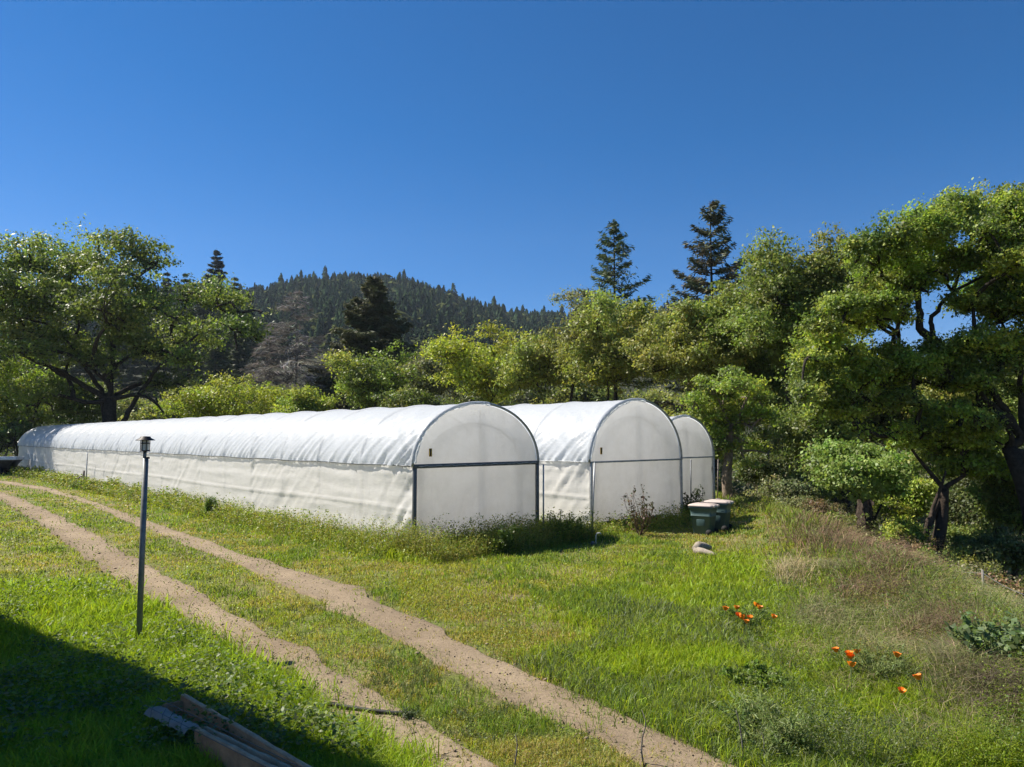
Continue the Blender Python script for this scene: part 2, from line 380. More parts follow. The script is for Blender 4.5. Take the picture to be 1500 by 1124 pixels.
# ------------------------------------------------------------------ house off to the left whose shadow falls across the lawn
def house():
    h = empty('house', (-5.80, 7.42, 0), math.atan2(.6, -.8))
    tag(h, 'two-storey cream house with low gable roof beside the shaded lawn', 'house')
    mw = mat_plain('house_wall', (.55, .50, .42), .8, 0, 3, .08); mr = mat_plain('roof_shingle', (.10, .09, .085), .9, 0, 5, .3, .5)
    mg = mat_plain('window_glass', (.03, .035, .04), .08, 0, 2, .1, 0, spec=.8); mf = mat_plain('window_trim', (.75, .74, .71), .6)
    MB().box((7.5, 4.5, 3.1), (14, 7.4, 6.2)).build('wall', mw, h)
    P = MB()
    y0, y1, ym = 0, 9, 4.5; x0, x1 = -.0, 15; ze, zr = 6.5, 7.9; th = .18
    V = []
    for x in (x0, x1): V += [(x, y0, ze), (x, ym, zr), (x, y1, ze), (x, y0, ze - th), (x, ym, zr - th), (x, y1, ze - th)]
    P.add(V, [[0, 6, 7, 1], [1, 7, 8, 2], [3, 4, 10, 9], [4, 5, 11, 10], [0, 3, 9, 6], [2, 8, 11, 5], [0, 1, 4, 3], [1, 2, 5, 4], [6, 9, 10, 7], [7, 10, 11, 8]])
    P.build('roof', mr, h)
    for x in (.52, 14.48): MB().add([(x, .82, 6.2), (x, 8.18, 6.2), (x, 4.5, 7.65)], T=[[0, 1, 2]]).build('gable', mw, h)
    for x in (3, 7.5, 12):
        for z in (1.5, 4.6):
            wn = MB().box((x, .79, z), (1.2, .06, 1.2)).build('window', mf, h)
            MB().box((x, .755, z), (1.05, .03, 1.05)).build('pane', mg, wn)
    d = MB().box((5.2, .79, 1.05), (.95, .06, 2.1)).build('door', mf, h)
    MB().tube([(4.85, .72, 1), (4.85, .76, 1)], .03).build('handle', M_steel, d)
house()

# ------------------------------------------------------------------ greenhouses
def greenhouse(name, label, across, along, W, L, eave, top, seed, beam=.1, jamb=.09, sticker=True, hip_dark=True, extra=None):
    pos = G1 + AX * (across + W / 2) + AL * along
    g = empty(name, (pos[0], pos[1], 0), GA)
    tag(g, label, 'greenhouse', 'plastic tunnel greenhouses')
    hw = W / 2; rise = top - eave
    def prof(th, off=0.):                # th 0..pi from left eave over the top
        e = 1.0
        c = np.cos(th); s = np.sin(th)
        x = -(hw + off) * np.sign(c) * np.abs(c) ** e; z = eave + (rise + off) * np.abs(s) ** e
        return x, z
    sp = 2.44; nh = int(round(L / sp)); sp = L / nh
    # roof film
    ny = int(L / .045); nt = 84
    y = np.linspace(-.06, L + .06, ny); th = np.linspace(-.0, pi, nt)
    Yg, Tg = np.meshgrid(y, th, indexing='ij')
    ph = (Yg / sp) % 1.0; dist = np.minimum(ph, 1 - ph) * sp
    hang = .048 * np.exp(-(dist / .04) ** 2) - .010 * (np.sin(pi * ph) ** .8)
    arc = Tg * (hw + rise) / 2
    sl = Yg * .9 + arc * .75
    bay = np.floor(Yg / sp)
    wr = (fbm(sl * 2.4 + bay * 3, arc * .35, seed, 3) - .5) * .045 + (fbm(sl * 9 + bay * 5, arc * .7, seed + 5, 2) - .5) * .075
    low = np.exp(-np.minimum(Tg, pi - Tg) / .35); wr = wr * (.55 + .8 * low) * np.clip(dist / .12, 0, 1)
    sl2 = Yg * .8 - arc * .9; wr += (fbm(sl2 * 3 + bay, arc * .3, seed + 9, 2) - .5) * .035 * np.clip(dist / .2, 0, 1)
    purl = .012 * np.exp(-((arc - arc.max() * .27) / .03) ** 2)
    dr = np.exp(-Yg / 1.4); wr = wr * (1 + dr) + dr * (fbm((Yg * 1.2 - arc * .5) * 4, arc * .3, seed + 12, 2) - .5) * .07 * np.clip(Yg / .2, 0, 1)
    off = hang + wr * (1 - .5 * np.exp(-((Tg - pi / 2) / .5) ** 2)) + purl + .03
    X, Z = prof(Tg, off)
    P = np.stack([X, Yg, Z], -1)
    # the loose hem flaps a little under the eave
    MB().grid(P).build('roof_cover', M_roof, g, True)
    # side curtains
    for s in (-1, 1):
        nz = 40; z = np.linspace(eave + .03, -.02, nz); ny2 = int(L / .09); y2 = np.linspace(-.02, L + .02, ny2)
        Yg, Zg = np.meshgrid(y2, z, indexing='ij')
        ph = (Yg / sp) % 1.0; dist = np.minimum(ph, 1 - ph) * sp
        zs = .47 * eave + .03 * np.sin(Yg * .4)
        o = -.02 + .025 * np.exp(-((Zg - zs) / .035) ** 2) + .012 * np.exp(-(dist / .05) ** 2) * (Zg > zs)
        sl = Yg + (Zg * 1.1) * np.where((np.floor(Yg / sp / 2) % 2) > 0, 1, -.6)
        o += (fbm(sl * 2.6, Zg * .5, seed + 20 + s, 3) - .5) * .06 * np.clip(.3 + np.exp(-(dist / .5) ** 2), 0, 1.1) + (fbm(Yg * .6, Zg * 5, seed + 30, 2) - .5) * .035 + (fbm(sl * 8, Zg * 1.2, seed + 33, 2) - .5) * .025
        fr = np.exp(-Yg / 1.1); o += fr * (fbm(Yg * 5 + Zg * 4, Zg * 1.5, seed + 40, 2) - .5) * .15
        MB().grid(np.stack([s * (hw + o), Yg, Zg], -1)).build('side_curtain', M_side, g, True)
        MB().tube([(s * (hw + .035), yy, eave + .012 * sin(yy * 1.7)) for yy in np.linspace(0, L, 120)], .017 if hip_dark else .01, 6).build('hip_rail', M_dsteel if hip_dark else M_steel, g)
    # hoops under the film (seen through it and as the ribs of the roof)
    for k in range(nh + 1):
        tt = np.linspace(0, pi, 29); X, Z = prof(tt, -.10)
        path = [(-hw + .1, k * sp, 0)] + [(a, k * sp, b) for a, b in zip(X, Z)] + [(hw - .1, k * sp, 0)]
        if 0 < k < nh: MB().tube(path, .022, 6).build('hoop', M_steel, g)
    for ye, sg in ((0, -1), (L, 1)):
        # end wall film: upper half-moon and lower curtain
        yy = ye + sg * .015
        nx, nz = 60, 40
        u = np.linspace(-1, 1, nx); v = np.linspace(0, 1, nz); Ug, Vg = np.meshgrid(u, v, indexing='ij')
        tt = np.arccos(np.clip(-Ug, -1, 1)); X, Z = prof(tt, -.005)
        Zt = eave + (Z - eave) * Vg
        wv = (fbm(X * 1.6, Zt * .6, seed + 50, 3) - .5) * .05 + (fbm(X * 6, Zt * .8, seed + 51, 2) - .5) * .012
        MB().grid(np.stack([X, yy + wv * np.sin(pi * np.clip(Vg, 0, 1)), Zt], -1)).build('end_cover', M_end, g, True)
        xs = np.linspace(-hw + .05, hw - .05, 60); zs = np.linspace(.0, eave, 40); Xg, Zg = np.meshgrid(xs, zs, indexing='ij')
        wv = (fbm(Xg * 1.3, Zg * 1.2, seed + 60, 3) - .5) * .09 + (fbm(Xg * 7 + Zg * 2, Zg * .8, seed + 61, 2) - .5) * .02 * (1.3 - Zg / eave)
        wv += np.exp(-(hw - np.abs(Xg)) / .22) * (fbm(Xg * 3, Zg * 4, seed + 62, 2) - .5) * .08
        MB().grid(np.stack([Xg, yy + wv, Zg], -1)).build('door_curtain', M_end, g, True)
        if sg < 0:
            tt = np.linspace(0, pi, 61); X, Z = prof(tt, .035)
            MB().tube([(a, -.06, b) for a, b in zip(X, Z)], .034, 8).build('end_hoop', M_steel, g, True)
            # ruffled film wrapped over the end hoop
            tt = np.linspace(.05, pi * .99, 240); q = np.linspace(0, 1, 6); P = np.zeros((240, 6, 3))
            for j in range(6):
                rf = (fbm(tt * 26, q[j] * 2 + 0 * tt, seed + 70, 2) - .5)
                wd = .5 + 1.1 * np.abs(fbm(tt * 4, 0 * tt, seed + 71, 2) - .3)
                X, Z = prof(tt, .085 - q[j] * (.13 * wd) + .0 * rf)
                P[:, j] = np.stack([X, -.135 + .03 * rf + (.06 if j == 0 else 0), Z], -1)
            MB().grid(P[:130]).build('film_hem', M_roof, g, True)
            for s in (-1, 1): MB().box((s * (hw - .02), -.07, eave / 2), (jamb, .07, eave)).build('jamb', M_steel if beam < .08 else M_dsteel, g, bevel=.008)
            bm = MB().box((0, -.075, eave), (W - .02 + jamb * .8, .07, beam)).build('beam', M_dsteel if beam >= .08 else M_steel, g, bevel=.008)
            if beam >= .08:
                MB().tube([(x_, -.113, eave + .008 * sin(x_ * 17) + .004 * sin(x_ * 31)) for x_ in np.linspace(-hw + .1, hw - .1, 90)], .011, 6).build('lock_strip', M_steel, bm)
            for xs_ in (-hw + .28, .12, hw - .62): MB().tube([(xs_, .10, 0), (xs_, .10, eave + (rise * .9 if abs(xs_) < .3 else 0))], .024, 6).build('stud', M_steel, g)
            tt = np.linspace(.0, pi, 29); X, Z = prof(tt, -.5); MB().tube([(a, .16, b) for a, b in zip(X, Z)], .025, 6).build('shadow_hoop', M_steel, g)  # extra hoop standing in for the shadow the roof hoops cast on the film
            if sticker:
                sx, sz = -hw + .48, eave + .33
                st = MB().box((sx, -.075, sz), (.085, .012, .2)).build('sticker', mat_plain('yellow_label', (.75, .42, .03), .5, 0, 5, .1), g)
                q = MB(); q.box((sx, -.083, sz), (.035, .006, .15)); q.box((sx, -.083, sz + .083), (.06, .006, .012)); q.box((sx, -.083, sz - .083), (.06, .006, .012))
                q.build('sticker_mark', mat_plain('black_ink', (.01, .01, .01), .6), st)
            # dark ground cloth showing under the curtain
            MB().box((-hw * .25, -.02, .09), (W * .75, .05, .22)).build('ground_cloth', mat_plain('grey_ground_cloth', (.09, .10, .12), .8), g)
    xs = np.linspace(-hw + .12, hw - .12, 12); ys = np.linspace(.15, L - .15, 80); Xg, Yg = np.meshgrid(xs, ys, indexing='ij')
    MB().grid(np.stack([Xg, Yg, .035 + .03 * fbm(Xg * 2, Yg * 2, seed)], -1)).build('floor', M_bounce_floor, g, True)  # unseen floor added as a reflector to brighten the end walls
    return g
greenhouse('tunnel_greenhouse', 'longest white plastic tunnel greenhouse, nearest the dirt track, with thick dark beam across its end', 0, 0, 4.2, 55, 2.0, 3.57, 3)
greenhouse('tunnel_greenhouse', 'tall white tunnel greenhouse mid-row with a reddish shrub before its end', 5.95, -.43, 4.6, 30, 1.97, 3.86, 13, beam=.05, jamb=.06, hip_dark=False)
greenhouse('tunnel_greenhouse', 'small white tunnel greenhouse at the right of the row behind the rubbish bins', 10.75, .8, 3.75, 24, 1.95, 3.45, 23, beam=.05, jamb=.06, sticker=False, hip_dark=False)

# ------------------------------------------------------------------ foliage builders
def unit(v): return v / (np.linalg.norm(v, axis=-1, keepdims=True) + 1e-9)
def leaf_quads(c, axis, nrm, Ln, Wd):
    axis = unit(axis); side = unit(np.cross(axis, nrm)); n = unit(np.cross(side, axis))
    Ln = Ln[:, None]; Wd = Wd[:, None]
    V = np.stack([c - axis * Ln * .5, c + side * Wd * .5 + n * Wd * .12, c + axis * Ln * .5, c - side * Wd * .5 + n * Wd * .12], 1)
    return V.reshape(-1, 3)
def quads_idx(n): return np.arange(n * 4).reshape(n, 4)
def jitcol(base, n, amt=.3, g=None):
    g = g or rng
    b = np.asarray(base, float); b = np.broadcast_to(b, (n, 3))
    k = 1 + amt * (g.random((n, 1)) * 2 - 1)
    h = 1 + .22 * (g.random((n, 3)) - .5)
    return b * k * h
def curve(a, b, g, bend=.18, n=7, up=.15):
    a = np.array(a, float); b = np.array(b, float); L = np.linalg.norm(b - a)
    t = np.linspace(0, 1, n)[:, None]
    k1 = g.normal(size=3) * L * bend; k2 = g.normal(size=3) * L * bend * .6
    P = a * (1 - t) + b * t + k1 * np.sin(pi * t) * .6 + k2 * np.sin(2 * pi * t) * .5
    P[:, 2] += L * up * np.sin(pi * t[:, 0])
    return P
def crown_leaves(clumps, n, size, cols, g, sprays=16, flat=.6, leaf_w=.6, spray_r=.46):
    """clumps: list of (center, rad(3)). leaves sit in sprays on and in the clumps"""
    vol = np.array([np.prod(r) ** .8 for c, r in clumps]); pr = vol / vol.sum()
    SR = size * 2.3
    tot = int(n / 24)
    ci = g.choice(len(clumps), tot, p=pr)
    cc = np.array([c for c, r in clumps])[ci]; rr = np.array([r for c, r in clumps])[ci]
    d = unit(g.normal(size=(tot, 3))); d[:, 2] = np.where(d[:, 2] < -.3, -d[:, 2] * .6, d[:, 2]); d = unit(d)
    rad = .15 + 1.0 * g.random((tot, 1)) ** .62 + np.where(g.random((tot, 1)) < .25, .5 * g.random((tot, 1)), 0)
    S = cc + d * rr * rad
    hole = np.sin(S[:, 0] * 1.9 / SR * .45 + 1) * np.sin(S[:, 1] * 1.7 / SR * .45) * np.sin(S[:, 2] * 2.1 / SR * .45 + 2)
    S = S[hole < .20] if (hole < .20).sum() > 30 else S; ci = ci[hole < .20] if (hole < .20).sum() > 30 else ci; d = unit(S - np.array([c for c, r in clumps])[ci]); tot = len(S)
    sr = SR * (.55 + .85 * g.random(tot))
    cv = (.78 + .44 * g.random((len(clumps), 1))) * (1 + .16 * (g.random((len(clumps), 3)) - .5)); cp = g.integers(0, len(cols), len(clumps))
    cix = np.where(g.random(tot) < .6, cp[ci], g.integers(0, len(cols), tot))
    sc_ = np.asarray(cols, float)[cix] * FOL * (.8 + .4 * g.random((tot, 1))) * cv[ci]
    si = g.integers(0, tot, n)
    off = g.normal(size=(n, 3)) * np.array([1, 1, flat]) * .62
    P = S[si] + off * sr[si][:, None]
    nrm = unit(unit(off + d[si] * .8) + np.array([0, 0, .9]) + g.normal(size=(n, 3)) * .55)
    ax = g.normal(size=(n, 3)); ax[:, 2] -= .3
    Ln = size * (.42 + 1.0 * g.random(n) ** 1.3)
    V = leaf_quads(P, ax, nrm, Ln, Ln * leaf_w)
    col = jitcol(sc_[si], n, .28, g)
    return V, np.repeat(col, 4, 0), S, ci
def leafy(name, label, cat, base, clumps, n, size, cols, seed, trunk_r=.25, fork=.35, bark=None, limbs=(), sprays=16, group=None, twigs=True, lean=(0, 0), leaf_w=.6, flat=.6, extra_trunks=0, spray_r=.46):
    """a broad-leaved tree or shrub: trunk with limbs to every clump, crown of leaf sprays. World coordinates in, local meshes out"""
    g = np.random.default_rng(seed); base = np.array(base, float); n = int(n * 1.5); size = size * .88
    o = empty(name, base); tag(o, label, cat, group)
    cl = [(np.array(c, float) - base, np.array(r, float)) for c, r in clumps]
    cl0 = list(cl); kids = []
    for c, r in cl0:
        for q in range(2):
            dv = unit(g.normal(size=3) * np.array([1, 1, .8])); cl.append((c + dv * r * (.85 + .45 * g.random()), r * (.30 + .3 * g.random()))); kids.append((c, cl[-1][0]))
    V, col, S, ci = crown_leaves(cl, n, size, cols, g, sprays, flat, leaf_w, spray_r)
    cen = np.mean([c for c, r in cl0], 0); topz = max(c[2] + r[2] for c, r in cl)
    fk = np.array([cen[0] * .35 + lean[0], cen[1] * .35 + lean[1], topz * fork])
    mb = MB(); tr = trunk_r * .85
    pth = curve((0, 0, -.3), fk, g, .06, 8, 0); mb.tube(pth, np.linspace(tr * 1.35, tr * .85, 8) * np.array([1.25] + [1] * 7), 10)
    for e in range(extra_trunks):
        f2 = fk + g.normal(size=3) * np.array([1, 1, .4]) * topz * .16; mb.tube(curve((g.normal() * tr, g.normal() * tr, -.3), f2, g, .08, 8, 0), np.linspace(tr * .8, tr * .4, 8), 8)
    for P in limbs:
        P = np.array(P, float) - base; P = np.concatenate([[pth[1] if P[0][2] < topz * .2 else pth[-1]], P]) if np.linalg.norm(P[0][:2]) < tr * 6 else P; m = len(P) * 4
        t = np.linspace(0, len(P) - 1, m); Q = np.stack([np.interp(t, np.arange(len(P)), P[:, k]) for k in range(3)], -1)
        Q[1:-1] += g.normal(size=(m - 2, 3)) * tr * .12
        mb.tube(Q, np.linspace(tr * .62, tr * .16, m), 8)
    nodes = [pth[-1]]
    order = np.argsort([np.linalg.norm(c - fk) for c, r in cl0])
    for i in order:
        c, r = cl0[i]; N_ = np.array(nodes); dd = np.linalg.norm(N_ - c, axis=1) + np.linalg.norm(N_ - fk, axis=1) * .35
        s = N_[np.argmin(dd)]; P = curve(s, c, g, .10, 7, .06); L = np.linalg.norm(c - s)
        r0 = .72 * tr * np.clip(.62 - .05 * np.linalg.norm(s - fk) / max(tr, .05) * .2, .22, .62)
        mb.tube(P, np.linspace(r0, r0 * .4, 7), 6, False); nodes += [P[3], P[-1]]
    for a_, b_ in kids: mb.tube(curve(a_, b_, g, .1, 4, .05), np.linspace(tr * .2 + .008, tr * .1 + .006, 4), 4, False)
    if twigs:
        for k in g.choice(len(S), min(len(S), 260), replace=False):
            c = cl[ci[k]][0]; mb.tube(curve(c, S[k], g, .12, 4, .05), np.linspace(tr * .14 + .008, .008, 4), 4, False)
    mb.build('trunk', bark or M_bark, o, True)
    mesh_np('crown', V, quads_idx(n), M_leaf, o, col)
    return o
def blobs(px_list, Y, g, depth=1.0, sq=.8):
    """clump list from picture positions (x, y, radius) at real distance Y, spread in depth"""
    out = []
    for (px, py, r) in px_list:
        dy = g.normal() * r / F * Y * 1.1 * depth; c = at(px, py, Y + dy); rr = r / F * Y
        out.append((c, (rr, rr * (1 + .2 * g.random()), rr * sq)))
    return out
def round_crown(px, py, hw_, hh_, Y, g, n=16, k=.42, depth=1.0):
    n = int(n * 1.5)
    """clumps filling an ellipsoid crown of picture half-sizes hw_, hh_"""
    c = at(px, py, Y); w = hw_ / F * Y; h = hh_ / F * Y; out = []
    for i in range(n):
        d = unit(g.normal(size=3)); rad = .25 + .62 * g.random()
        if d[2] < -.5: d[2] *= .5
        out.append((c + d * rad * np.array([w, w * depth, h]), np.array([w * k * (.75 + .5 * g.random()), w * k * (.75 + .5 * g.random()), h * k * (.75 + .4 * g.random())])))
    out.append((c, np.array([w * .5, w * .5, h * .5])))
    return out
FOL = 2.3
G_oak = [(.068, .088, .020), (.085, .108, .025), (.052, .070, .018), (.10, .118, .028)]
G_olive = [(.098, .108, .027), (.115, .128, .028), (.075, .088, .022), (.135, .135, .032)]
G_bright = [(.14, .172, .025), (.115, .148, .022), (.165, .182, .032), (.092, .122, .022)]
G_lime = [(.175, .19, .024), (.15, .168, .022), (.12, .142, .02)]
G_dark = [(.048, .060, .022), (.058, .070, .024), (.04, .05, .018)]
G_grey = [(.095, .102, .05), (.075, .083, .04), (.118, .118, .062)]

def tree_px(name, label, cat, px, base_py, Y, crown, n, size, cols, seed, **kw):
    b = at(px, base_py, Y); b[2] = H(b[0], b[1]); return leafy(name, label, cat, b, crown, n, size, cols, seed, **kw)
gq = np.random.default_rng(99)
# --- big oak on the left
bl = [(40, 398, 55), (100, 385, 45), (150, 395, 40), (195, 372, 40), (230, 385, 28), (20, 460, 55), (85, 455, 48), (150, 455, 45), (215, 450, 45), (275, 440, 36), (320, 450, 36), (345, 485, 30), (370, 490, 18), (290, 500, 42), (230, 520, 40), (110, 520, 45), (40, 520, 45), (-40, 430, 70), (-50, 510, 60), (185, 500, 35), (60, 585, 38), (250, 565, 30), (180, 420, 36)]
A = lambda x, y, Y=60: at(x, y, Y)
tree_px('oak_tree', 'large spreading dark oak with forked trunk behind the far end of the longest greenhouse', 'tree', 160, 660, 60, blobs(bl + [(x_ + gq.normal() * 28, y_ + gq.normal() * 22, r_ * .6) for x_, y_, r_ in bl], 60, gq, 1.3, .8), 60000, .30, G_oak, 1, trunk_r=.62, fork=.3, sprays=22,
        limbs=([A(155, 640), A(150, 575), A(120, 530), A(85, 480)], [A(165, 640), A(190, 600), A(225, 545), A(290, 490)], [A(160, 600), A(165, 540), A(162, 480), A(175, 410)], [A(150, 580), A(90, 545), A(30, 520)]))
# --- trees and bushes behind the left half of the greenhouse
rowL = [
 ('leafy_shrub', 'yellow-green shrub at the far left under the large oak', 'shrub', 25, 585, 66, 62, 62, 12000, .27, G_bright),
 ('leafy_shrub', 'grey-green shrub against the oak trunk above the far greenhouse end', 'shrub', 115, 595, 64, 58, 42, 11000, .27, G_oak),
 ('leafy_shrub', 'bright lime shrub right of the large oak trunk, rising over the greenhouse ridge', 'shrub', 300, 592, 72, 100, 46, 16000, .27, G_lime),
 ('leafy_shrub', 'low lime shrub just left of the dead grey conifer foot', 'shrub', 395, 603, 70, 50, 30, 9000, .26, G_lime),
 ('leafy_shrub', 'low green shrub between dead grey conifer and the round green tree', 'shrub', 440, 600, 66, 48, 28, 8000, .26, G_bright),
 ('broadleaf_tree', 'round mid-green tree in front of the dark pyramidal conifer', 'tree', 545, 570, 66, 72, 55, 16000, .27, G_bright[1:] + G_oak[:2]),
 ('broadleaf_tree', 'dull olive tree right of the dark pyramidal conifer', 'tree', 640, 560, 70, 50, 56, 13000, .27, G_grey),
 ('leafy_shrub', 'dark shrub low behind the longest greenhouse ridge below the dull olive tree', 'shrub', 595, 597, 62, 45, 26, 8000, .25, G_oak),
 ('broadleaf_tree', 'broad yellow-olive tree rising behind the front end of the longest greenhouse', 'tree', 715, 545, 60, 82, 68, 22000, .27, G_lime),
 ('broadleaf_tree', 'olive tree above the roof of the middle greenhouse left of the thin conifer', 'tree', 795, 545, 56, 62, 60, 18000, .25, G_olive),
 ('broadleaf_tree', 'tall olive-green tree with open limbs below the thin tall conifer', 'tree', 885, 525, 50, 85, 88, 30000, .24, G_olive),
]
for i, (nm, lb, ct, px, py, Y, hw_, hh_, n, sz, cols) in enumerate(rowL):
    g = np.random.default_rng(200 + i)
    cr = round_crown(px, py, hw_, hh_, Y, g, 18 if hh_ > 50 else 13, .36)
    tree_px(nm, lb, ct, px, 640, Y, cr, n, sz, cols, 300 + i, trunk_r=.2 if ct == 'tree' else .1, fork=.4 if ct == 'tree' else .3, sprays=20, extra_trunks=0 if ct == 'tree' else 2)
g = np.random.default_rng(4)
tree_px('broadleaf_tree', 'sparse pale-leaved treetop beside the thin tall conifer', 'tree', 850, 640, 58, blobs([(835, 440, 16), (855, 435, 18), (870, 450, 20), (845, 460, 20), (880, 470, 24), (862, 480, 24)], 58, g), 4200, .24, G_grey, 41, trunk_r=.12, fork=.8)
# --- right-hand mass
rowR = [
 ('broadleaf_tree', 'green tree hanging over the small right greenhouse, below the darker conifer', 'tree', 1030, 520, 40, 92, 112, 52000, .20, G_olive, 1040),
 ('broadleaf_tree', 'tall mid-green tree left of the sky gap in the right-hand oaks', 'tree', 1150, 470, 36, 100, 112, 60000, .19, G_oak + G_bright[3:] + G_olive[:1], 1160),
 ('broadleaf_tree', 'shady green tree below the tall mid-green one', 'tree', 1110, 585, 40, 100, 75, 34000, .2, G_oak, 1120),
 ('broadleaf_tree', 'grey-green tree crown against the sky behind the large right-hand oak', 'tree', 1245, 440, 34, 78, 98, 46000, .18, G_olive, 1255),
 ('broadleaf_tree', 'dusky tree in the second rank below the large oak limbs', 'tree', 1230, 580, 42, 90, 70, 26000, .2, G_grey, 1235),
]
for i, (nm, lb, ct, px, py, Y, hw_, hh_, n, sz, cols, bpx) in enumerate(rowR):
    g = np.random.default_rng(500 + i); cr = round_crown(px, py, hw_, hh_, Y, g, 24, .32)
    tree_px(nm, lb, ct, bpx, 690, Y, cr, n, sz, cols, 600 + i, trunk_r=.24, fork=.45, sprays=26, flat=.5)
g = np.random.default_rng(77)
tree_px('young_oak_tree', 'young bright oak with a bare pale trunk right of the small greenhouse', 'tree', 1068, 728, 31, blobs([(1060, 600, 22), (1085, 588, 20), (1045, 630, 18), (1092, 622, 20), (1116, 608, 16), (1058, 655, 15), (1030, 612, 16), (1078, 570, 22), (1104, 655, 13), (1070, 630, 18), (1120, 640, 12), (1018, 590, 15), (1050, 575, 18), (1100, 570, 18), (1132, 615, 10), (1002, 615, 9), (1125, 665, 10), (1040, 668, 9), (1095, 680, 9), (1112, 585, 14), (1070, 545, 12), (1030, 560, 10)], 31, g, 1.6), 12000, .16, G_bright[1:] + G_oak[:2], 78, trunk_r=.2, fork=.55, bark=M_pbark, sprays=22, flat=.45)
# the large oak whose trunk stands just outside the right edge
g = np.random.default_rng(88); YR = 21.
bl = [(1400, 300, 20), (1345, 345, 36), (1395, 325, 36), (1445, 310, 34), (1495, 310, 36), (1295, 360, 30), (1340, 375, 34), (1470, 365, 40), (1405, 385, 30), (1520, 400, 45), (1290, 415, 30), (1330, 420, 26), (1440, 420, 28), (1490, 450, 34), (1240, 455, 30), (1285, 470, 26), (1210, 510, 36), (1255, 530, 36), (1310, 520, 26), (1200, 560, 34), (1250, 575, 32), (1340, 545, 30), (1400, 530, 30), (1450, 510, 34), (1500, 530, 40), (1430, 560, 26), (1300, 575, 24), (1550, 330, 50), (1580, 430, 60), (1540, 500, 40), (1600, 360, 60), (1620, 470, 60)]
for _ in range(120):
    x_, y_ = gq.uniform(1180, 1560), gq.uniform(285, 640)
    if y_ < 620 - (x_ - 1180) * .95 - 40 and x_ < 1400 and y_ < 400 - (x_ - 1250) * .55: continue
    if 1325 < x_ < 1405 and 405 < y_ < 515: continue
    bl.append((x_, y_, gq.uniform(9, 19)))
B = lambda x, y, Y=YR: at(x, y, Y)
b = B(1545, 760); b[2] = H(b[0], b[1])
leafy('oak_tree', 'large bright oak leaning in from the right edge with long dark limbs', 'tree', b, blobs(bl + [(x_ + gq.normal() * 22, y_ + 8 + gq.normal() * 14, r_ * .62) for x_, y_, r_ in bl[:30] for _ in (0, 1, 2) if not (1330 < x_ < 1400 and 410 < y_ < 520)], YR, g, 1.6, .9), 230000, .112, G_bright + G_oak[:3], 89, trunk_r=.27, fork=.42, sprays=44, flat=.5, lean=(-.3, 0),
      limbs=([B(1540, 720), B(1500, 640), B(1455, 595), B(1420, 560), B(1350, 540), B(1280, 535), B(1215, 540)], [B(1500, 645), B(1470, 600), B(1445, 560), B(1370, 500), B(1362, 470), B(1388, 435), B(1440, 405)], [B(1370, 500), B(1347, 480), B(1346, 430), B(1340, 390)], [B(1545, 680), B(1540, 560), B(1500, 450), B(1455, 380), B(1440, 330)], [B(1500, 640), B(1495, 560), B(1490, 480)]))
